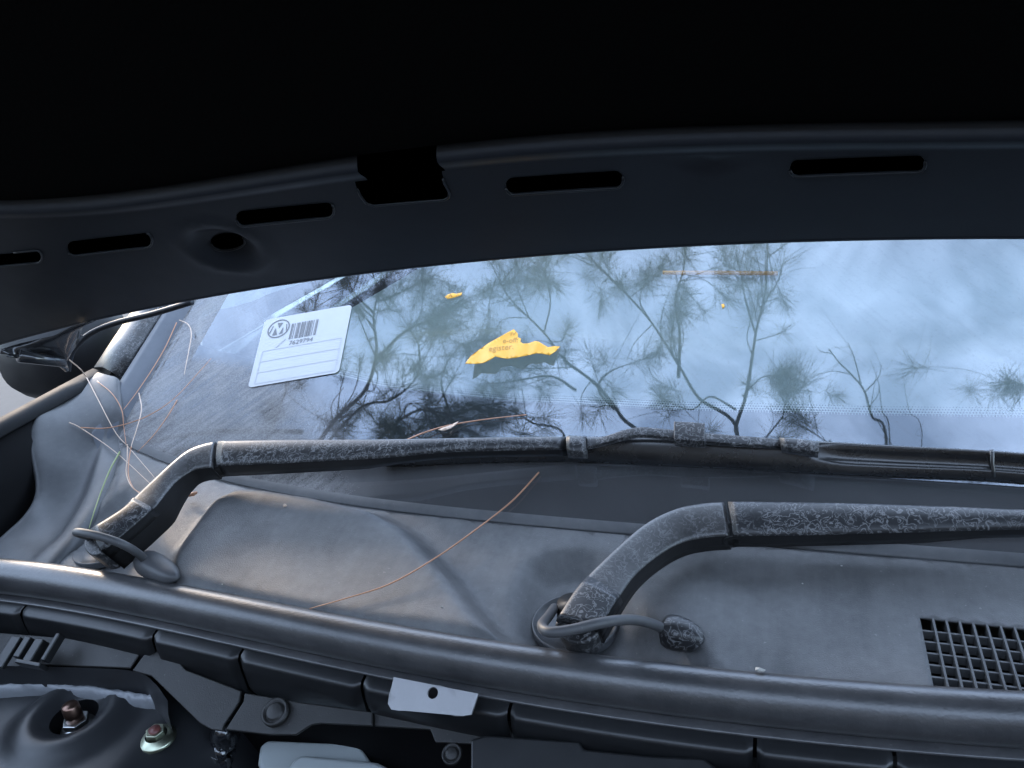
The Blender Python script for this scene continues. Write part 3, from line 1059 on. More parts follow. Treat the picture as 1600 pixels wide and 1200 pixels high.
# pivots: round cups sunk in the cowl
def pivot(wip, px, py, r):
    c = on_cowl(px, py, 0.003)
    prof = [(1.0, -0.004), (1.0, 0.002), (0.98, 0.0032), (0.95, 0.003), (0.92, 0.0), (0.5, -0.002), (0.0, 0.0)]
    rows = [[c+np.array([r*q*cos(t), r*q*sin(t), h]) for t in np.linspace(0, 2*pi, 37)[:-1]] for q, h in prof[:-1]]
    v, f = loft(rows, True)
    f.append(tuple(range(len(v)-36, len(v))))
    put('pivot_cup', v, f, M['endcap'], wip)
    v, f = tube([c+np.array([0, 0, 0.0]), c+np.array([0, 0, 0.022])], [r*0.42, r*0.36], 20)
    put('pivot_spindle', v, f, M['wiper_shade'], wip)
pivot(wip1, 898, 975, 0.036)
pivot(wip2, 168, 855, 0.034)
# washer hoses and nozzles
def hose(wip, px, offs, r, tip_px, tip_off, size):
    q = spline([(x, y, o_) for (x, y), o_ in zip(px, offs)], 60)
    sp_ = np.array([on_z(x, y, o_) for x, y, o_ in q])
    for _ in range(6):
        sp_[1:-1] = (sp_[:-2]+2*sp_[1:-1]+sp_[2:])/4
    v, f = tube(sp_, r, 14)
    put('washer_hose', v, f, M['hose'], wip)
    A = on_cowl(*tip_px[0], tip_off[0])
    B = on_cowl(*tip_px[1], tip_off[1])
    d = (B-A)
    L_ = np.linalg.norm(d)
    d = d/L_
    side = np.cross(d, [0, 0, 1.0]); side /= np.linalg.norm(side)
    up_ = np.cross(side, d)
    rows = []
    for s_, w_, h_ in ((0, 0.62, 0.62), (0.04, 0.86, 0.85), (0.15, 0.98, 0.98), (0.35, 1.0, 1.0), (0.6, 0.93, 0.88), (0.8, 0.74, 0.66), (0.93, 0.45, 0.40), (1.0, 0.12, 0.12)):
        rows.append([A+d*L_*s_+side*size[0]*w_*np.sign(cos(t))*abs(cos(t))**0.8+up_*size[1]*h_*np.sign(sin(t))*abs(sin(t))**0.8 for t in np.linspace(0, 2*pi, 25)[:-1]])
    v, f = loft(rows, True)
    f += [tuple(range(24)), tuple(range(len(v)-24, len(v)))]
    put('washer_nozzle', v, f, M['wiper'] if wip is wip1 else M['hose'], wip)
hose(wip1, [(866, 950), (855, 966), (846, 978), (858, 988), (895, 984), (940, 973), (985, 968), (1020, 975), (1045, 987)], [-.412, -.392, -.374, -.3675, -.367, -.368, -.378, -.394, -.412], 0.0039, [(1036, 984), (1101, 1000)], [0.016, 0.011], (0.0125, 0.0125))
hose(wip2, [(150, 842), (132, 836), (119, 832), (128, 832), (160, 839), (195, 852), (220, 868), (234, 884)], [-.385, -.365, -.358, -.354, -.356, -.366, -.386, -.408], 0.0039, [(224, 876), (276, 904)], [0.022, 0.010], (0.0125, 0.0115))

# ---- bulkhead water channel panels, flange, strut tower
def apron_pt(x, dy, dz):
    return np.array([x, sealY(x)-0.010-0.008+dy, ZSEAL-0.037+dz])
def to_X(px, py, Y=0.415):
    return on_Y(px, py, Y)[0]
cuts_px = [(-60, 960), (18, 968), (226, 985), (378, 1035), (580, 1085), (805, 1105), (1180, 1150), (1400, 1170), (1700, 1190)]
cutX = [to_X(*q) for q in cuts_px]
panel_mats = M['channel']
for i in range(len(cutX)-1):
    xa, xb = cutX[i]+0.0013, cutX[i+1]-0.0013
    if xb-xa < 0.01: continue
    rows = []
    drop = [0.050, 0.046, 0.050, 0.046, 0.036, 0.034, 0.034, 0.034][i]
    for s_ in [0, 0.012, 0.03, 0.06] + list(np.linspace(0.1, 0.9, 12)) + [0.94, 0.97, 0.988, 1]:
        x = xa+(xb-xa)*s_
        e = min(s_, 1-s_)*(xb-xa)
        ins = 0.004*(1-sm(0, 0.006, e))
        rows.append([apron_pt(x, 0.014+0*ins, 0.0035), apron_pt(x, -0.008+ins, 0.0018), apron_pt(x, -0.0175+ins, -0.0008), apron_pt(x, -0.0200+ins, -0.0045), apron_pt(x, -0.0205+ins, -0.014), apron_pt(x, -0.019+ins, -drop*0.75), apron_pt(x, -0.013+ins, -drop)])
    v, f = loft(rows)
    put('channel_panel', v, f, panel_mats, car, wn=True)
# backing behind the joints
rows = [[apron_pt(x, 0.016, 0.002), apron_pt(x, 0.000, -0.004), apron_pt(x, -0.004, -0.02), apron_pt(x, 0.0, -0.09)] for x in np.linspace(-0.9, 0.76, 60)]
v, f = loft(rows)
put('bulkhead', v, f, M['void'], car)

def plate(name, px, z, th, mat, parent, bev=0.0012, label=None, mode='z', holes=()):
    if mode == 'z':
        P = [on_z(x, y, z) for x, y in px]
    else:
        p0, n = mode
        P = [on_plane(x, y, p0, n) for x, y in px]
    nrm = np.array([0, 0, -1.0]) if mode == 'z' else -np.array(mode[1])
    v, f = prism(P, nrm*th)
    return put(name, v, f, mat, parent, bevel=bev, label=label, smooth=True)
NF = np.array([0, -0.45, 0.89]); NF /= np.linalg.norm(NF)
p_fl = on_z(300, 1080, -0.468)
plate('flange_plate', [(-40, 985), (228, 1006), (203, 1044), (60, 1038), (-40, 1060)], 0, 0.003, M['flange'], car, mode=(on_z(150, 1022, -0.462), NF))
plate('flange_plate', [(237, 1006), (264, 1016), (290, 1046), (377, 1079), (374, 1096), (350, 1132), (347, 1142), (330, 1140), (312, 1130), (236, 1056), (206, 1048)], 0, 0.003, M['flange'], car, mode=(p_fl, NF))
plate('flange_plate', [(382, 1082), (470, 1097), (582, 1112), (582, 1134), (500, 1130), (486, 1132), (462, 1148), (420, 1148), (352, 1140), (380, 1096)], 0, 0.003, M['flange'], car, mode=(on_z(470, 1118, -0.466), NF))
plate('flange_plate', [(584, 1113), (805, 1127), (805, 1166), (680, 1160), (672, 1140), (584, 1134)], 0, 0.003, M['flange'], car, mode=(on_z(700, 1135, -0.464), NF))
plate('flange_plate', [(808, 1127), (905, 1132), (925, 1122), (950, 1122), (972, 1140), (1180, 1156), (1210, 1150), (1700, 1182), (1700, 1240), (900, 1220), (808, 1180)], 0, 0.003, M['flange'], car, mode=(on_z(1000, 1150, -0.458), NF))
def boss(px, py, z, r, mat, parent, name='round_clip'):
    c = on_plane(px, py, on_z(px, py, z), NF)
    e1 = np.array([1., 0, 0]); e2 = np.cross(NF, e1)
    prof = [(1.25, 0.0), (1.2, 0.0025), (1.0, 0.003), (0.9, 0.001), (0.82, 0.001), (0.74, 0.003), (0.6, 0.0035)]
    rows = [[c+(e1*cos(t)+e2*sin(t))*r*q+NF*h for t in np.linspace(0, 2*pi, 29)[:-1]] for q, h in prof]
    v, f = loft(rows, True)
    f.append(tuple(range(len(v)-28, len(v))))
    return put(name, v, f, mat, parent)
boss(431, 1113, -0.465, 0.0095, M['flange'], car)
boss(935, 1141, -0.457, 0.0095, M['flange'], car)
boss(1405, 1187, -0.450, 0.0095, M['flange'], car)
boss(707, 1179, -0.470, 0.0065, M['flange'], car)
# clip clutter on the left flange
cl_ = on_plane(62, 1022, on_z(62, 1022, -0.457), NF)
ms = []
for dx, dy, w, h, d_ in ((0, 0.000, 0.010, 0.022, 0.010), (-0.018, 0.002, 0.008, 0.020, 0.007), (0.016, 0.006, 0.005, 0.026, 0.009), (-0.034, -0.004, 0.012, 0.03, 0.005), (0.005, -0.012, 0.03, 0.004, 0.012)):
    e2 = np.cross(NF, np.array([1., 0, 0]))
    ms.append(boxm(cl_+np.array([dx, 0, 0])+e2*dy+NF*d_/2, (w, h, d_), (np.array([1., 0, 0]), e2, NF)))
v, f = join(*ms)
put('wiring_clip', v, f, M['channel'], car, bevel=0.0012)
# lower dark plastic tray at the right
plate('lower_tray', [(735, 1155), (760, 1148), (905, 1158), (912, 1170), (1010, 1180), (1100, 1184), (1120, 1200), (1700, 1230), (1700, 1330), (735, 1290)], 0, 0.006, M['channel'], car, mode=(on_z(900, 1180, -0.452), NF), bev=0.002)

# strut tower: pressed dome with a raised ring
ZT = -0.500
tc_ = on_z(117, 1122, ZT)[:2]
def towerz(x, y):
    r = sqrt((x-tc_[0])**2+(y-tc_[1])**2)
    z = ZT
    z += 0.010*(1-sm(0.040, 0.062, r))           # raised ring
    z -= 0.008*(1-sm(0.020, 0.034, r))
    z -= 0.10*sm(0.115, 0.20, r)**1.5
    z -= 0.030*sm(0.08, 0.16, max(0, x-tc_[0]))
    return z
hole = [(tc_[0]+0.0205*cos(t), tc_[1]+0.0205*sin(t)) for t in np.linspace(0, 2*pi, 33)[:-1]]
out_ = [(-0.86, 0.12), (-0.40, 0.12), (-0.40, 0.43), (-0.86, 0.43)]
v, f = sheet(out_, [hole], 0.01, lambda x, y: np.array([x, y, towerz(x, y)]), 0.007)
tower = put('strut_tower', v, f, M['tower'], car, label='dark painted strut tower top with bolts')
rows = []
for dz, q in ((0.0, 1.0), (-0.004, 0.98), (-0.03, 0.98)):
    rows.append([np.array([tc_[0]+0.0205*q*cos(t), tc_[1]+0.0205*q*sin(t), ZT+0.002+dz]) for t in np.linspace(0, 2*pi, 33)[:-1]])
v, f = loft(rows, True)
f.append(tuple(range(len(v)-32, len(v))))
put('tower_opening', v, f, M['void'], tower)
def hexnut(c, r, h, mat, parent, flange=None, name='nut'):
    ms = []
    pr = [c+np.array([r*cos(t+0.2), r*sin(t+0.2), 0]) for t in np.linspace(0, 2*pi, 7)[:-1]]
    v, f = prism(pr, (0, 0, h))
    o = put(name, v, f, mat, parent, bevel=0.0008)
    if flange:
        rows = [[c+np.array([flange*q*cos(t), flange*q*sin(t), hh]) for t in np.linspace(0, 2*pi, 29)[:-1]] for q, hh in ((1, -0.002), (1, 0.0), (0.95, 0.001), (0.6, 0.004))]
        v, f = loft(rows, True)
        put('washer', v, f, mat, parent)
    return o
sc0 = np.array([*tc_, ZT-0.010])
hexnut(sc0, 0.0115, 0.009, M['zinc'], tower, 0.015)
v, f = tube([sc0+np.array([0, 0, 0.006]), sc0+np.array([0, 0, 0.016]), sc0+np.array([0, 0, 0.024]), sc0+np.array([0, 0, 0.026])], [0.0075, 0.0075, 0.0073, 0.006], 18)
put('threaded_stud', v, f, M['copper'], tower)
n2 = on_z(246, 1153, ZT)
n2[2] = towerz(n2[0], n2[1])
n2 = on_z(246, 1153, n2[2]+0.001)
hexnut(n2, 0.0085, 0.009, M['zinc_green'], tower, 0.0155)
v, f = tube([n2+np.array([0, 0, 0.004]), n2+np.array([0, 0, 0.0105])], [0.0052, 0.0050], 14)
put('bolt_tip', v, f, M['red'], tower)
# brushed seam sealer along the back of the tower
sp1 = spline([(*p, 0) for p in [(-30, 1070), (60, 1069), (130, 1070), (200, 1080), (252, 1088)]], 40)
sp2 = spline([(*p, 0) for p in [(-30, 1086), (60, 1080), (140, 1088), (205, 1098), (250, 1101)]], 40)
rows = []
for i, (p, q) in enumerate(zip(sp1, sp2)):
    A, B = on_z(p[0], p[1], -0.488), on_z(q[0], q[1], -0.494)
    j = 0.0008*rng.normal(size=3)
    rows.append([A+j-np.array([0, 0, 0.01]), A+j, A*0.6+B*0.4+np.array([0, 0, 0.003])+0.0008*rng.normal(size=3), B+0.0008*rng.normal(size=3), B-np.array([0, 0, 0.008])])
v, f = loft(rows)
put('seam_sealer', v, f, M['sealant'], tower)
# upright behind the tower
sp1 = [(-40, 1040), (90, 1042), (205, 1048), (240, 1066), (262, 1095)]
rows = []
for (x, y) in spline([(*p, 0) for p in sp1], 20)[:, :2]:
    A = on_z(x, y, -0.470)
    rows.append([A, A+np.array([0, -0.004, -0.012]), A+np.array([0, -0.006, -0.035])])
v, f = loft(rows)
put('tower_upright', v, f, M['tower'], car)
# lumpy glossy sealer at the tower's right side
P = [on_z(px, py, -0.505-0.0006*(py-1130)) for px, py in [(352, 1138), (350, 1160), (346, 1180), (350, 1205), (345, 1230)]]
sp_ = spline(P, 40)
rad_ = [0.006+0.0035*abs(sin(i*0.9))+0.002*random.random() for i in range(40)]
v, f = tube(sp_+0.0015*rng.normal(size=sp_.shape), rad_, 12)
put('sealer_bead', v, f, M['gloss_sealer'], tower)
# zinc bracket under the seal
pb = on_z(676, 1092, -0.426)
NB = np.array([0.0, -0.62, 0.78])
br_px = [(616, 1058), (748, 1084), (737, 1117), (724, 1119), (612, 1109), (607, 1100)]
O2 = [on_plane(x, y, pb, NB) for x, y in br_px]
e1 = np.array([1., 0, 0]); e2 = np.cross(NB, e1)
uv = [(np.dot(p-pb, e1), np.dot(p-pb, e2)) for p in O2]
hc = on_plane(677, 1083, pb, NB)-pb
hcu = (np.dot(hc, e1), np.dot(hc, e2))
hl = [(hcu[0]+0.0042*cos(t), hcu[1]+0.0042*sin(t)) for t in np.linspace(0, 2*pi, 25)[:-1]]
v, f = sheet(uv, [hl], 0.006, lambda x, y: pb+e1*x+e2*y)
put('bracket', v, f, M['bracket'], car, solid=0.0022, smooth=False, label='pale metal bracket tab with a round hole')
# washer reservoir neck below
def tank(px, z, depth, name='washer_tank', lab=None):
    P = [on_z(x, y, z) for x, y in px]
    v, f = prism(P, (0, 0, -depth))
    return put(name, v, f, M['tank'], car, bevel=0.006, label=lab)
t1 = tank([(405, 1164), (418, 1154), (560, 1160), (578, 1185), (600, 1240), (420, 1240), (402, 1190)], -0.530, 0.08, lab='milky white plastic tank deep in the engine bay')
P = [on_z(x, y, -0.515) for x, y in [(448, 1194), (466, 1174), (590, 1186), (612, 1196), (625, 1260), (440, 1260)]]
v, f = prism(P, (0, 0, -0.05))
put('tank_top', v, f, M['tank'], t1, bevel=0.007)
# engine bay floor and sides
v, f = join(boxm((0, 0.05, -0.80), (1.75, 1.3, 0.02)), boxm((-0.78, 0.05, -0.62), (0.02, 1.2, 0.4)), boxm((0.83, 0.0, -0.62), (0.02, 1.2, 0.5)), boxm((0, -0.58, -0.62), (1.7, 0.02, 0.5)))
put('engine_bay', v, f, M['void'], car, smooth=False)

# ---- raised bonnet
bonnet = empty('bonnet', (0, 0, 0), parent=car)
bonnet['label'] = 'raised dark bonnet seen from below with slots in its frame'
crease_px = [(-40, 322), (40, 320), (110, 317), (200, 308), (300, 293), (400, 278), (550, 255), (700, 236), (850, 222), (1000, 212), (1150, 208), (1400, 203), (1600, 200)]
cr = np.array([on_bon(*q) for q in crease_px])
A_ = np.stack([np.ones(len(cr)), cr[:, 0]**2, cr[:, 0]**4], 1)
cc_ = np.linalg.lstsq(A_, cr[:, 1], rcond=None)[0]
cfit = np.polyfit(cr[:, 0], cr[:, 1], 4)
def crease(X):
    return np.polyval(cfit, max(-0.86, min(0.16, X)))
dish_c = on_bon(350, 388)
vtri = [tuple(on_bon(*q)) for q in [(1030, 244), (1065, 256), (1105, 276), (1150, 256), (1195, 240)]]
vtri_l = [(p[0], p[1]) for p in vtri]
def bon_dep(X, t):
    c = crease(X)
    d = -0.0030*sm(c-0.021, c-0.009, t)           # soft ridge before the step
    d += 0.030*sm(c-0.007, c+0.008, t)           # recess that holds the felt
    d += 0.006*(1-sm(0.0, 0.008, t))*0
    r = sqrt((X-dish_c[0])**2+((t-dish_c[1])*1.0)**2)
    d += 0.010*(1-sm(0.016, 0.036, r))-0.0025*math.exp(-((r-0.040)/0.005)**2)
    d += 0.003*sm(0.0, 0.010, sdist(vtri_l, X, t))
    return d
def rslot(x0, y0, x1, y1, h):
    """rounded slot in picture coordinates -> outline on the bonnet frame"""
    a, b = np.array([x0, y0], float), np.array([x1, y1], float)
    d = (b-a)/np.linalg.norm(b-a)
    n = np.array([-d[1], d[0]])
    pts = []
    r = h/2
    for t in np.linspace(pi/2, 3*pi/2, 8):
        pts.append(a+d*r*0.9+n*r*sin(t)+d*r*cos(t)*0.9)
    for t in np.linspace(-pi/2, pi/2, 8):
        pts.append(b-d*r*0.9+n*r*sin(t)+d*r*cos(t)*0.9)
    return [tuple(on_bon(*p)) for p in pts]
slots = [rslot(105, 389, 238, 374, 24), rslot(369, 342, 522, 327, 25), rslot(790, 291, 974, 279, 28), rslot(1234, 263, 1446, 255, 27), rslot(-70, 414, 66, 400, 20)]
notch = [tuple(on_bon(*p)) for p in [(553, 276), (558, 272), (600, 268), (690, 258), (690, 266), (694, 285), (702, 300), (701, 308), (694, 312), (584, 321), (572, 317), (563, 305), (556, 290)]]
dh = [tuple(on_bon(352+27*cos(t), 391+13*sin(t))) for t in np.linspace(0, 2*pi, 25)[:-1]]
holes = slots+[notch, dh]
holes += [[(-p[0], p[1]) for p in h][::-1] for h in slots[:2]+[notch, dh] if all(-p[0] > 0.2 for p in h)]
XW = 0.93
def rear_t(X):
    return 0.0
low = [(x, 0.0) for x in np.linspace(-XW, XW, 40)]
out_ = low+[(XW, 0.05), (XW, 0.95), (-XW, 0.95), (-XW, 0.05)]
# near part fine, far part coarse
near = [(x, 0.0) for x in np.linspace(-XW, XW, 60)]+[(x, crease(x)-0.022) for x in np.linspace(XW, -XW, 60)]
v, f = sheet(near, holes, 0.02, lambda x, t: bon_pt(x, t, bon_dep(x, t)), 0.009)
inner = put('bonnet_frame', v, f, M['bonnet'], bonnet)
# flanged rims round the openings
for h in holes:
    hd = dens(h, 0.004)
    rows = [[bon_pt(p[0], p[1], bon_dep(p[0], p[1])+dd) for p in hd] for dd in (-0.0006, 0.0008, 0.0016)]
    v, f = loft(rows, True)
    k0 = int(np.argmax([p[1] for p in hd]))
    seq = hd[k0:]+hd[:k0]
    seq = [p for p in seq if p[1] < max(q[1] for q in hd)-0.35*(max(q[1] for q in hd)-min(q[1] for q in hd))]
    v2, f2 = tube([bon_pt(p[0], p[1], bon_dep(p[0], p[1])-0.0004) for p in seq], 0.0011, 6)  # bead on the lower edge added to catch a lit line
    v, f = join((v, f), (v2, f2)) if len(h) != 13 else (v2, f2)
    put('slot_rim', v, f, M['rim'], bonnet)
rows = []
for x in np.linspace(-XW, XW, 170):
    c = crease(x)
    rows.append([bon_pt(x, c+q, bon_dep(x, c+q)) for q in (-0.022, -0.0205, -0.0195, -0.0185, -0.017, -0.015, -0.012, -0.009, -0.007, -0.004, 0.0, 0.004, 0.008, 0.016, 0.03)]+[bon_pt(x, 0.38, 0.028)])
v, f = loft(rows)
nx0, nx1 = min(p[0] for p in notch)+0.012, max(p[0] for p in notch)
f = [q for q in f if not any(lo_ < np.mean([v[i][0] for i in q]) < hi_ for lo_, hi_ in ((nx0, nx1), (-nx1, -nx0)))]
put('bonnet_step', v, f, M['bonnet'], bonnet)
far = [(-XW, 0.38), (XW, 0.38), (XW, 1.22), (-XW, 1.22)]
v, f = sheet(far, [], 0.06, lambda x, t: bon_pt(x, t, 0.028))
put('bonnet_inner_front', v, f, M['bonnet'], bonnet)
# felt pad
rows = []
for x in np.linspace(-0.80, 0.80, 120):
    c = crease(x)
    e = 0.014*(1-sm(0.0, 0.05, 0.80-abs(x)))
    rows.append([bon_pt(x, c+0.002, 0.016+e), bon_pt(x, c+0.001, 0.008+e), bon_pt(x, c+0.004, 0.003+e), bon_pt(x, c+0.012, 0.0+e), bon_pt(x, c+0.03, -0.002+e), bon_pt(x, c+0.10, -0.002+e), bon_pt(x, 0.60, 0.0+e), bon_pt(x, 1.14, 0.004+e), bon_pt(x, 1.15, 0.02+e)])
v, f = loft(rows)
put('insulation_pad', v, f, M['pad'], bonnet)
# outer skin and rolled hem at the rear edge
skin = [(x, -0.004) for x in np.linspace(-XW-0.015, XW+0.015, 40)]+[(XW+0.015, 1.25), (-XW-0.015, 1.25)]
v, f = sheet(skin, [], 0.05, lambda x, t: bon_pt(x, t, 0.055-0.045*(1-sm(0.0, 0.05, t+0.004))-0.02*sm(XW-0.06, XW+0.015, abs(x))))
put('bonnet_skin', v, f, M['paint'], bonnet)
lin = [(x, 0.004) for x in np.linspace(-XW, XW, 40)]+[(XW, 0.40), (-XW, 0.40)]
v, f = sheet(lin, [], 0.05, lambda x, t: bon_pt(x, t, 0.046-0.040*(1-sm(0.0, 0.03, t))-0.02*sm(XW-0.06, XW, abs(x))))
put('cavity_shade_sheet', v, f, M['cavity'], bonnet)  # black sheet added so the slots read as deep shade
hem = [bon_pt(x, -0.002, 0.0035) for x in np.linspace(-XW, XW, 80)]
v, f = tube(hem, 0.0042, 10)
put('rear_hem', v, f, M['bonnet'], bonnet)
# folded corner flange and hinge arm at the left rear corner
def corner(fl):
    c = lambda px, py, Y: on_Y(px, py, Y)*fl
    tip = on_Y(104, 582, 0.66)
    A = [on_Y(22, 540, 0.62), on_Y(60, 530, 0.625), on_Y(85, 525, 0.63), on_Y(110, 512, 0.635), on_Y(150, 500, 0.64)]
    B = [on_Y(0, 553, 0.60), on_Y(55, 552, 0.63), on_Y(90, 545, 0.645), on_Y(104, 540, 0.652), on_Y(125, 522, 0.66)]
    C_ = [on_Y(10, 557, 0.60), on_Y(65, 566, 0.64), on_Y(98, 572, 0.655), on_Y(106, 560, 0.662), on_Y(122, 530, 0.67)]
    rows = [[p*fl for p in spline(r_, 14)] for r_ in (A, B, C_)]
    mid = [[0.5*(p+q)+np.array([0, -0.006, 0.003]) for p, q in zip(rows[0], rows[1])], [0.5*(p+q)+np.array([0, 0.006, -0.001]) for p, q in zip(rows[1], rows[2])]]
    v, f = loft([rows[0], mid[0], rows[1], mid[1], rows[2]])
    put('corner_flange', v, f, M['paint'], bonnet, solid=0.0015)
    e = [on_Y(300, 472, 0.69), on_Y(240, 490, 0.69), on_Y(180, 505, 0.69), on_Y(140, 522, 0.685), on_Y(116, 545, 0.68), on_Y(108, 566, 0.675), on_Y(106, 580, 0.672)]
    v, f = tube([p*fl for p in spline(e, 40)], 0.0035, 10)
    put('corner_hem', v, f, M['bonnet'], bonnet)
    # hinge arm down to the body
    P = [on_Y(104, 578, 0.665), on_Y(96, 566, 0.650), on_Y(30, 556, 0.61)]
    v, f = tube([p*fl for p in P], [0.003, 0.006, 0.008], 8)
    put('hinge_arm', v, f, M['paint'], bonnet)
corner(np.array([1, 1, 1.0]))
corner(np.array([-1, 1, 1.0]))

# ================================================================== THINGS LYING ON THE CAR
def text2d(s, bold=0.0):
    cu = bpy.data.curves.new('t', 'FONT')
    cu.body = s
    cu.size = 1.0
    cu.offset = bold
    ob = bpy.data.objects.new('t', cu)
    COL.objects.link(ob)
    dg = bpy.context.evaluated_depsgraph_get()
    me = bpy.data.meshes.new_from_object(ob.evaluated_get(dg))
    vs = [(q.co.x, q.co.y) for q in me.vertices]
    fs = [tuple(p.vertices) for p in me.polygons]
    bpy.data.objects.remove(ob)
    return vs, fs
# ---- sticker on the glass
cor = [on_ws(415, 501), on_ws(551, 477), on_ws(530, 583), on_ws(388, 607)]
def stk(u, v, off=0.0):
    a, b, c, d = [np.array(p) for p in cor]
    p = (a*(1-u)+b*u)*(1-v)+(d*(1-u)+c*u)*v
    x, y = p[0], p[1]
    return ws_pt(x, y, off)
def rrect(u0, v0, u1, v1, ru, rv, n=6):
    pts = []
    for cx, cy, t0 in ((u1-ru, v0+rv, -pi/2), (u1-ru, v1-rv, 0), (u0+ru, v1-rv, pi/2), (u0+ru, v0+rv, pi)):
        for t in np.linspace(t0, t0+pi/2, n):
            pts.append((cx+ru*cos(t), cy+rv*sin(t)))
    return pts
v, f = sheet(rrect(0, 0, 1, 1, 0.05, 0.05), [], 0.08, lambda u, v_: stk(u, v_, 0.0014))
so = put('windscreen_sticker', v, f, M['sticker'], label='white auction style sticker with circled M and barcode on the windscreen', cat='sticker')
so['label'] = 'white rectangular sticker with circled M logo and barcode on the windscreen'
def spart(name, v2, f2, mat, off=0.0019):
    return put(name, [stk(u, w, off) for u, w in v2], f2, mat, so, smooth=False, origin=None)
def fix_parent(o):
    return o
def ring(cu, cv, r1, r2, asp, n=40):
    vs, fs = [], []
    for i in range(n):
        t = 2*pi*i/n
        vs += [(cu+r1*cos(t), cv+asp*r1*sin(t)), (cu+r2*cos(t), cv+asp*r2*sin(t))]
        j = (2*i+2) % (2*n)
        fs.append((2*i, 2*i+1, j+1, j))
    return vs, fs
SW = np.linalg.norm(cor[1]-cor[0]); SH = np.linalg.norm(cor[3]-cor[0])
asp = SW/SH
cu_, cv_, R_ = 0.195, 0.185, 0.128
v2, f2 = ring(cu_, cv_, R_, R_-0.014, asp)
spart('logo_ring', v2, f2, M['ink'])
# the M: bold sloping strokes with wedge shaped counters inside the ring
def poly(pts):
    return [(cu_+R_*x, cv_-asp*R_*y) for x, y in pts], [tuple(range(len(pts)))]
ms = [poly(p) for p in ([(-0.20, 0.66), (0.30, 0.60), (0.04, 0.02)],
                        [(-0.46, -0.66), (-0.30, 0.16), (-0.02, -0.66)],
                        [(0.14, -0.66), (0.42, 0.14), (0.46, -0.60)],
                        [(-0.80, -0.34), (-0.58, 0.40), (-0.50, 0.40), (-0.72, -0.42)],
                        [(0.64, 0.36), (0.72, 0.36), (0.80, -0.34), (0.72, -0.40)])]
v2, f2 = join(*ms)
spart('logo_letter', v2, f2, M['ink'])
ms = []
u = 0.345
widths = [2, 1, 1, 2, 1, 3, 1, 1, 2, 1, 1, 2, 3, 1, 1, 1, 2, 2, 1, 1, 3, 1, 2, 1, 1, 2, 1, 3, 1, 1, 2]
for i, w in enumerate(widths):
    w_ = w*0.0063
    if i % 2 == 0:
        ms.append(([(u, 0.145), (u+w_, 0.145), (u+w_, 0.385), (u, 0.385)], [(0, 1, 2, 3)]))
    u += w_
v2, f2 = join(*ms)
spart('barcode', v2, f2, M['ink'])
tv, tf = text2d('7629794')
tw = max(p[0] for p in tv)
v2 = [(0.36+p[0]/tw*0.27, 0.475-p[1]*0.27/tw*asp*1.05) for p in tv]
spart('barcode_number', v2, tf, M['ink'])
lines = []
def hl_(u0, v0, u1, v1, w=0.006):
    if u0 == u1: return ([(u0-w/2, v0), (u0+w/2, v0), (u0+w/2, v1), (u0-w/2, v1)], [(0, 1, 2, 3)])
    return ([(u0, v0-w/2), (u1, v0-w/2), (u1, v0+w/2), (u0, v0+w/2)], [(0, 1, 2, 3)])
for vv in (0.50, 0.655, 0.81, 0.965):
    lines.append(hl_(0.07, vv, 0.955, vv))
lines += [hl_(0.07, 0.50, 0.07, 0.965), hl_(0.955, 0.50, 0.955, 0.965)]
v2, f2 = join(*lines)
spart('ruled_lines', v2, f2, M['ink_grey'])
v2, f2 = [(0.205, 0.475), (0.222, 0.480), (0.315, 0.365), (0.300, 0.360)], [(0, 1, 2, 3)]
spart('printed_tick', v2, f2, M['ink_grey'])

# ---- torn yellow paper
ypx = [(727, 568), (736, 556), (748, 547), (764, 536), (780, 527), (792, 520), (803, 514.5), (806, 518), (809, 521), (809, 527), (814, 529), (813, 534), (817, 537), (826, 536.5), (836, 533), (842, 534), (850, 539), (856, 542.5), (866, 541), (875, 541.5), (868, 549), (859, 555), (846, 552.5), (838, 552), (826, 555), (806, 559), (793, 560.5), (782, 559), (774, 557), (766, 562), (756, 567), (745, 568.5)]
yb_ = [on_ws(*q) for q in ypx]
yl = [(p[0], p[1]) for p in yb_]
top_y = max(p[1] for p in yl); bot_y = min(p[1] for p in yl)
def paper_off(x, y):
    s = (top_y-y)/(top_y-bot_y)
    e = 0.0012+0.0095*s**1.5
    e += 0.0034*sin(x*190+y*60)*s+0.005*math.exp(-((x-on_ws(838, 540)[0])/0.006)**2)*(0.4+s)
    e += 0.0010*sin(x*70-y*150)
    return max(0.0008, e)
def ypt(px, py, extra=0.0):
    p = on_ws(px, py)
    o_ = paper_off(p[0], p[1])+extra
    return on_ws(px, py, o_)
# sheet triangulated in picture outline, standing off the glass and curling at its lower edge
v, f = sheet([(a_/1000, b_/1000) for a_, b_ in ypx], [], 0.006, lambda x, y: ypt(x*1000, y*1000), 0.005)
yo = put('torn_paper', v, f, M['yellow'], label='large torn yellow paper scrap with printed letters stuck on the windscreen', cat='paper scrap', solid=0.0004)
def printed(s, x0, y0, width, slope, h):
    tv, tf = text2d(s)
    tw = max(p[0] for p in tv); th = max(p[1] for p in tv)
    vs = []
    for a_, b_ in tv:
        px = x0+a_/tw*width+(b_/th)*h*0.10
        py = y0+a_/tw*width*slope-b_/th*h
        vs.append(ypt(px, py, 0.0008))
    return vs, tf
for s, x0, y0, w_, sl_, h in (('e-off:', 785, 536, 24, -0.06, 7.5), ('egister.', 763, 549, 39, -0.10, 8.0), ('IV', 797, 524.5, 9, -0.05, 5.5)):
    v, f = printed(s, x0, y0, w_, sl_, h)
    put('printed_letters', v, f, M['paper_ink'], yo, smooth=False)
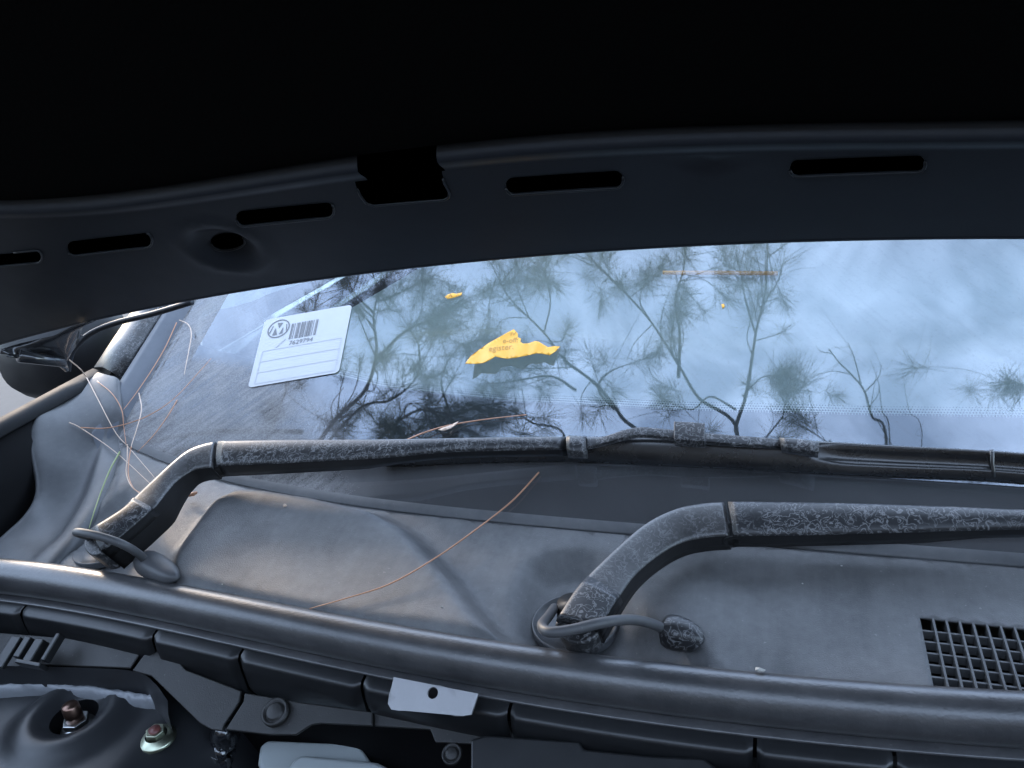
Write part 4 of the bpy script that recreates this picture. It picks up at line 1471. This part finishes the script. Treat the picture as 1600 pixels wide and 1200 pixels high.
# small scrap
spx = [(695, 464), (700, 460), (707, 458), (713, 459), (722, 457), (721, 461), (713, 464), (706, 466), (699, 467)]
v, f = sheet([(a_/1000, b_/1000) for a_, b_ in spx], [], 0.004, lambda x, y: on_ws(x*1000, y*1000, 0.0012+0.0012*abs(sin(x*180))), 0.004)
ys = put('torn_paper', v, f, M['yellow'], label='tiny torn yellow paper scrap high on the windscreen beside the sticker', cat='paper scrap', solid=0.0003)
for ax, bx in (((701, 464.5), (704.5, 459.5)), ((704.5, 459.5), (706, 464)), ((714.5, 459.5), (713.5, 463))):
    a3_, b3_ = on_ws(*ax, 0.0034), on_ws(*bx, 0.0034)
    v, f = tube([a3_, b3_], 0.0004, 4)
    put('printed_letter', v, f, M['paper_ink'], ys)
# yellow speck
v, f = sheet([(1.127, .476), (1.131, .475), (1.1325, .479), (1.129, .482)], [], 0.003, lambda x, y: on_ws(x*1000, y*1000, 0.001), 0.003)
put('leaf_speck', v, f, M['yellow'], label='tiny yellow speck near the top middle of the windscreen', cat='speck', solid=0.0008)

# ---- pine needles
from mathutils.bvhtree import BVHTree
VV, FF = [], []
for nm in ('windscreen', 'cowl_panel', 'cowl_end_cap', 'pillar_trim', 'windscreen_pillar', 'front_wing', 'screen_edge_strip'):
    for ob in [o for o in bpy.data.objects if o.name.split('.')[0] == nm]:
        k = len(VV)
        VV += [q.co+Vector((0, 0, -H0)) for q in ob.data.vertices]
        FF += [tuple(i+k for i in p.vertices) for p in ob.data.polygons]
BV = BVHTree.FromPolygons(VV, FF)
def surf(kind, px, py, off):
    if kind == 's':
        d = ray(px, py)
        h = BV.ray_cast(Vector((0, 0, 0)), Vector(d), 3.0)
        t = h[3] if h[0] is not None else 1.0
        return d*(t-off*1.6)
    if kind == 'w': return on_ws(px, py, off)
    if kind == 'c': return on_cowl(px, py, off)
    return on_z(px, py, kind+off)
def needle(pts, label, mat='needle', r=0.0008):
    q = spline([(x, y, o_) for k, x, y, o_ in pts], 8*len(pts))
    sp_ = []
    for i, (x, y, o_) in enumerate(q):
        s_ = i/(len(q)-1)*(len(pts)-1)
        k = min(int(s_), len(pts)-2)
        w_ = s_-k
        sp_.append(surf(pts[k][0], x, y, o_)*(1-w_)+surf(pts[k+1][0], x, y, o_)*w_)
    sp_ = np.array(sp_)
    sp_[1:-1] = (sp_[:-2]+2*sp_[1:-1]+sp_[2:])/4
    n = len(sp_)
    rad = [0.85*r*(1.0-0.55*(i/n)**2) for i in range(n)]
    v, f = tube(sp_, rad, 6)
    return put('pine_needle', v, f, M[mat], label=label, cat='pine needle', group='fallen pine needles')
needle([('w', 842, 738, .004), ('w', 800, 783, .006), ('c', 740, 830, .010), ('c', 680, 872, .008), ('c', 610, 912, .005), ('c', 540, 935, .004), ('c', 484, 951, .006)], 'long copper pine needle lying diagonally across the cowl panel', 'needle', 0.0010)
n_2 = needle([('w', 634, 688, .012), ('w', 660, 677, .006), ('w', 700, 665, .004), ('w', 760, 655, .003), ('w', 822, 648, .003)], 'reddish pine needle with papery sheath above the left wiper arm', 'needle', 0.0010)
v, f = sheet([(.684, .6715), (.693, .668), (.705, .664), (.716, .6585), (.712, .664), (.703, .670), (.693, .673)], [], 0.004, lambda x, y: on_ws(x*1000, y*1000, 0.005+0.001*sin(x*300)), 0.004)
put('sheath', v, f, M['needle_pale'], n_2, solid=0.0006)
E1 = -0.36
needle([('s', 108, 660, .0035), ('s', 128, 670, .0035), ('s', 180, 706, .004), ('s', 235, 756, .012)], 'pale needle from the end piece down to the left wiper arm', 'needle_pale')
needle([('s', 108, 562, .0035), ('s', 130, 582, .0035), ('s', 152, 622, .0035), ('s', 180, 675, .004), ('s', 202, 700, .004), ('s', 243, 748, .010)], 'longest pale needle running from the bonnet corner to the wiper arm', 'needle_pale')
needle([('s', 152, 596, .0035), ('s', 175, 615, .0035), ('s', 190, 640, .0035), ('s', 193, 664, .0035), ('s', 197, 694, .004)], 'short curved needle hugging the foot of the pillar trim')
needle([('s', 217, 614, .006), ('s', 221, 640, .010), ('s', 213, 672, .012), ('s', 206, 694, .012), ('s', 202, 712, .02)], 'thin upright needle at the dusty lower corner of the windscreen', 'needle_pale')
needle([('s', 126, 668, .004), ('s', 165, 669, .004), ('s', 205, 660, .012), ('s', 240, 645, .008), ('s', 275, 620, .004), ('s', 312, 580, .004), ('s', 330, 560, .004)], 'long reddish needle sweeping from the end piece up the dusty glass')
needle([('s', 280, 500, .004), ('s', 294, 507, .006), ('s', 299, 522, .006), ('s', 295, 548, .004), ('s', 291, 568, .004), ('s', 288, 585, .004)], 'hooked pale needle on the glass beside the pillar', 'needle_pale')
needle([('s', 276, 504, .004), ('s', 258, 543, .004), ('s', 236, 580, .004), ('s', 210, 618, .004), ('s', 193, 640, .005)], 'red brown needle lying along the pillar trim edge')
needle([('s', 277, 625, .004), ('s', 262, 650, .004), ('s', 240, 680, .004), ('s', 215, 706, .006)], 'faint brown needle on the streaked dusty glass above the left wiper head')
needle([('s', 199, 694, .022), ('s', 199, 715, .018), ('s', 197, 738, .014), ('s', 204, 758, .016), ('s', 219, 772, .022)], 'looping pale needle left of the wiper head, outer loop', 'needle_pale')
needle([('s', 205, 698, .024), ('s', 201, 722, .020), ('s', 201, 745, .018), ('s', 209, 763, .020), ('s', 221, 771, .024)], 'looping pale needle left of the wiper head, inner loop', 'needle')
needle([('s', 187, 706, .008), ('s', 170, 738, .008), ('s', 152, 785, .008), ('s', 139, 826, .012)], 'green grass like needle in the gap beside the left wiper head', 'needle_green', 0.0012)
n_3 = needle([('s', 278, 782, .006), ('s', 290, 775, .006), ('s', 302, 771, .006)], 'broken brown needle end poking out under the left wiper head')
v, f = tube([on_cowl(294, 774, .007), on_cowl(302, 772, .008), on_cowl(308, 769, .008)], [0.0016, 0.0024, 0.0014], 7)
put('sheath', v, f, M['needle'], n_3)
def crumb(kind, px, py, s, mat, label, cat='crumb'):
    c = surf(kind, px, py, s*0.5)
    bm = bmesh.new()
    bmesh.ops.create_icosphere(bm, subdivisions=1, radius=s)
    V = [np.array(q.co)*(0.7+0.6*random.random())*np.array([1, 0.8, 0.7])+c for q in bm.verts]
    Fc = [tuple(q.index for q in fc.verts) for fc in bm.faces]
    bm.free()
    put('crumb' if cat == 'crumb' else cat.replace(' ', '_'), V, Fc, mat, smooth=False, label=label, cat=cat)
crumb('c', 445, 790, 0.0026, M['needle_pale'], 'small pale crumb on the cowl behind the raised hump')
crumb('c', 690, 948, 0.0008, M['grit'], 'tiny white speck low on the right slope of the cowl hump')
crumb('c', 347, 913, 0.0008, M['grit'], 'tiny white speck on the hump beside the left washer nozzle')
crumb('c', 1315, 884, 0.0008, M['grit'], 'tiny white speck on the cowl below the near wiper arm')
crumb('c', 1254, 912, 0.0008, M['grit'], 'tiny white speck between the dark dimple and the grille')
ps = seal_section(on_z(1188, 1046, ZSEAL)[0])+np.array([0, 0.004, 0.0172])
c = on_z(1188, 1047, ps[2])
bm = bmesh.new(); bmesh.ops.create_icosphere(bm, subdivisions=1, radius=0.0028)
V = [np.array(q.co)*(0.7+0.6*random.random())*np.array([1.3, 0.8, 0.6])+c for q in bm.verts]; Fc = [tuple(q.index for q in fc.verts) for fc in bm.faces]; bm.free()
put('crumb', V, Fc, M['grit'], smooth=False, label='white crumb sitting on top of the rubber seal', cat='crumb')

# ================================================================== PINES (seen mirrored in the glass)
def sky_pt(px, py, H):
    p = on_ws(px, py)
    n = wsn(p[0], p[1])
    d = p/np.linalg.norm(p)
    r = d-2*np.dot(d, n)*n
    return p+r*((H-p[2])/r[2])
def tuft(c, axis, L, n, V, Fc, spread=1.0):
    axis = axis/(np.linalg.norm(axis)+1e-9)
    L = L*(0.6+0.55*rng.random())
    n = int(n*(0.5+0.9*rng.random()))
    for _ in range(n):
        d = axis*0.55+rng.normal(size=3)*0.62*spread
        d /= np.linalg.norm(d)
        l = L*(0.7+0.4*rng.random())
        s = np.cross(d, rng.normal(size=3))
        s = s/np.linalg.norm(s)*0.0019
        droop = np.array([0, 0, -0.10*l])
        b = c-axis*0.22*rng.random()**1.5+rng.normal(size=3)*0.012
        k = len(V)
        m = b+d*l*0.5+droop*0.2
        e = b+d*l+droop
        V += [b-s*0.6, b+s*0.6, m+s, m-s, e]
        Fc += [(k, k+1, k+2, k+3), (k+3, k+2, k+4)]
def pine(name_label, base, top, branches, tufts_per, H, extra=(), rad=0.16):
    base = np.array(base, float); top = np.array(top, float)
    root = empty('pine_tree', (base[0], base[1], 0.0), name_label, 'pine tree', 'pines over the car')
    P = [base+(top-base)*s+np.array([0.12*sin(5*s), 0.1*sin(4*s+1), 0]) for s in np.linspace(0, 1, 14)]
    v, f = tube(P, [rad*(1-0.75*s) for s in np.linspace(0, 1, 14)], 10)
    put('trunk', v, f, M['bark'], root)
    bm_, VT, FT = [], [], []
    for px, hs, r_, tend in branches:
        n = len(px)
        pts = [sky_pt(x, y, h) for (x, y), h in zip(px, np.linspace(hs[0], hs[1], n))]
        if tend.get('root', False):
            q = pts[0]
            tz = max(1.5, min(q[2]-1.2, top[2]-0.3))
            s = (tz-base[2])/(top[2]-base[2])
            tp = base+(top-base)*s
            pts = [tp, tp+(q-tp)*0.4+np.array([0, 0, -0.15]), ] + pts
        sp_ = spline(pts, 7*len(pts))
        m = len(sp_)
        r_ *= 0.62
        bm_.append(tube(sp_, [r_*(1-0.72*i/m) for i in range(m)], 6))
        ax = sp_[-1]-sp_[-4]
        if tend.get('tip', True):
            tuft(sp_[-1], ax, 0.34, tufts_per*2, VT, FT)
        for _ in range(int(tend.get('twigs', 6)*(2.5 if base[0] < -3 else 2.1))):
            i = rng.integers(int(m*tend.get('from', 0.35)), m-1)
            t = sp_[min(i+1, m-1)]-sp_[i]
            t /= np.linalg.norm(t)
            d = t*0.6+rng.normal(size=3)*0.6
            d /= np.linalg.norm(d)
            l = 0.15+0.75*rng.random()**1.5
            mid = sp_[i]+d*l*0.5+rng.normal(size=3)*0.05
            e = sp_[i]+d*l+np.array([0, 0, 0.06])
            tw = spline([sp_[i], mid, e], 8)
            bm_.append(tube(tw, [r_*0.28*(1-0.6*k/8) for k in range(8)], 5))
            if rng.random() < tend.get('leafy', 0.8):
                tuft(e, e-mid, 0.33, int(tufts_per*1.9), VT, FT)
    v, f = join(*bm_)
    put('branches', v, f, M['bark'], root)
    put('crown', VT, FT, M['foliage'], root, smooth=False)
    return root
B = -H0
pine('tall pine mirrored dark and dense at the left of the windscreen', (-5.6, -0.4, B), (-4.6, 0.3, 8.8), [
    ([(520, 660), (570, 610), (588, 550), (584, 490), (600, 440)], (6.6, 7.2), 0.06, {'root': True, 'twigs': 14, 'from': .3}),
    ([(590, 560), (630, 520), (670, 500), (705, 482)], (7.0, 7.0), 0.045, {'twigs': 7}),
    ([(560, 640), (610, 625), (650, 590), (655, 545), (640, 512)], (6.4, 6.6), 0.035, {'root': True, 'twigs': 8}),
    ([(575, 700), (620, 660), (660, 640), (705, 650)], (6.0, 6.2), 0.05, {'root': True, 'twigs': 14}),
    ([(585, 490), (555, 460), (540, 430)], (7.2, 7.4), 0.03, {'twigs': 8}),
    ([(600, 470), (640, 450), (680, 430)], (7.2, 7.4), 0.03, {'twigs': 6}),
    ([(450, 600), (480, 520), (500, 450)], (6.2, 7.2), 0.04, {'root': True, 'twigs': 10}),
    ([(620, 690), (680, 660), (740, 640), (780, 645)], (6.2, 6.4), 0.03, {'root': True, 'twigs': 12}),
    ([(700, 640), (690, 590), (715, 545), (755, 530)], (6.6, 6.8), 0.025, {'twigs': 3}),
], 60, 7, rad=0.2)
pine('spreading pine mirrored around the torn yellow paper', (-3.4, -2.2, B), (-2.9, -1.4, 8.6), [
    ([(1000, 720), (970, 650), (930, 600), (880, 560), (850, 520), (800, 470), (780, 440)], (6.6, 7.2), 0.045, {'root': True, 'twigs': 9, 'from': .4}),
    ([(900, 610), (860, 588), (800, 596), (760, 600)], (6.8, 6.9), 0.028, {'twigs': 4}),
    ([(775, 435), (765, 470), (762, 520)], (7.2, 7.2), 0.02, {'twigs': 3}),
    ([(785, 440), (805, 415), (830, 385)], (7.2, 7.4), 0.02, {'twigs': 3}),
    ([(960, 640), (935, 608), (955, 580), (1010, 560)], (6.8, 7.0), 0.025, {'twigs': 2}),
    ([(850, 520), (860, 470), (850, 420)], (7.0, 7.3), 0.02, {'twigs': 4}),
    ([(880, 700), (830, 660), (790, 640), (760, 655)], (6.4, 6.5), 0.03, {'root': True, 'twigs': 6}),
    ([(720, 470), (700, 480), (690, 455)], (6.8, 7.0), 0.015, {'twigs': 2}),
], 55, 7)
pine('crooked pine mirrored with a tall stem right of the yellow paper', (-2.2, -1.6, B), (-1.6, -0.9, 8.4), [
    ([(1140, 720), (1150, 665), (1165, 620), (1175, 560), (1182, 515), (1195, 460), (1199, 400), (1200, 340)], (6.6, 7.4), 0.042, {'root': True, 'twigs': 7, 'from': .55}),
    ([(1180, 520), (1165, 470), (1158, 430), (1150, 400)], (7.0, 7.2), 0.02, {'twigs': 4}),
    ([(1150, 690), (1090, 620), (1060, 570), (1015, 500), (960, 440), (925, 405), (905, 375)], (6.5, 7.2), 0.040, {'root': True, 'twigs': 10, 'from': .45}),
    ([(1015, 500), (1000, 470), (1010, 430)], (7.0, 7.1), 0.02, {'twigs': 4}),
    ([(1060, 590), (1062, 520), (1055, 470), (1068, 420), (1070, 385)], (6.8, 7.2), 0.032, {'twigs': 8}),
    ([(1150, 640), (1110, 620), (1080, 640), (1040, 625)], (6.6, 6.7), 0.02, {'twigs': 3}),
    ([(1160, 620), (1190, 590), (1225, 585)], (6.8, 6.9), 0.015, {'twigs': 3}),
    ([(1190, 480), (1215, 440), (1225, 405)], (7.2, 7.3), 0.016, {'twigs': 3}),
    ([(1200, 680), (1225, 640), (1230, 600)], (6.6, 6.8), 0.02, {'root': True, 'twigs': 3}),
], 55, 7)
bare = {'tip': False, 'leafy': 0.0}
pine('bare twigged tree mirrored in the open sky at the right', (0.9, -3.0, B), (0.7, -2.0, 7.4), [
    ([(1385, 700), (1362, 650), (1350, 610), (1330, 585), (1310, 565), (1295, 545)], (6.8, 7.2), 0.030, {'root': True, 'twigs': 2, **bare}),
    ([(1345, 600), (1335, 560), (1325, 535)], (7.1, 7.3), 0.014, {'twigs': 3, **bare}),
    ([(1352, 612), (1372, 590), (1378, 570)], (7.1, 7.2), 0.012, {'twigs': 2, **bare}),
    ([(1330, 585), (1300, 580), (1265, 590)], (7.1, 7.1), 0.010, {'twigs': 2, **bare}),
    ([(1390, 700), (1378, 640), (1374, 605)], (6.8, 7.1), 0.016, {'root': True, 'twigs': 1, **bare}),
    ([(1440, 700), (1420, 640), (1410, 580)], (6.8, 7.1), 0.010, {'root': True, 'twigs': 4, **bare}),
    ([(1660, 640), (1600, 602), (1570, 598)], (6.8, 7.1), 0.016, {'root': True, 'twigs': 5, 'leafy': .6, 'tip': True}),
    ([(1300, 720), (1290, 690), (1240, 660)], (6.5, 6.6), 0.018, {'root': True, 'twigs': 6, 'leafy': .7}),
], 50, 7, rad=0.13)
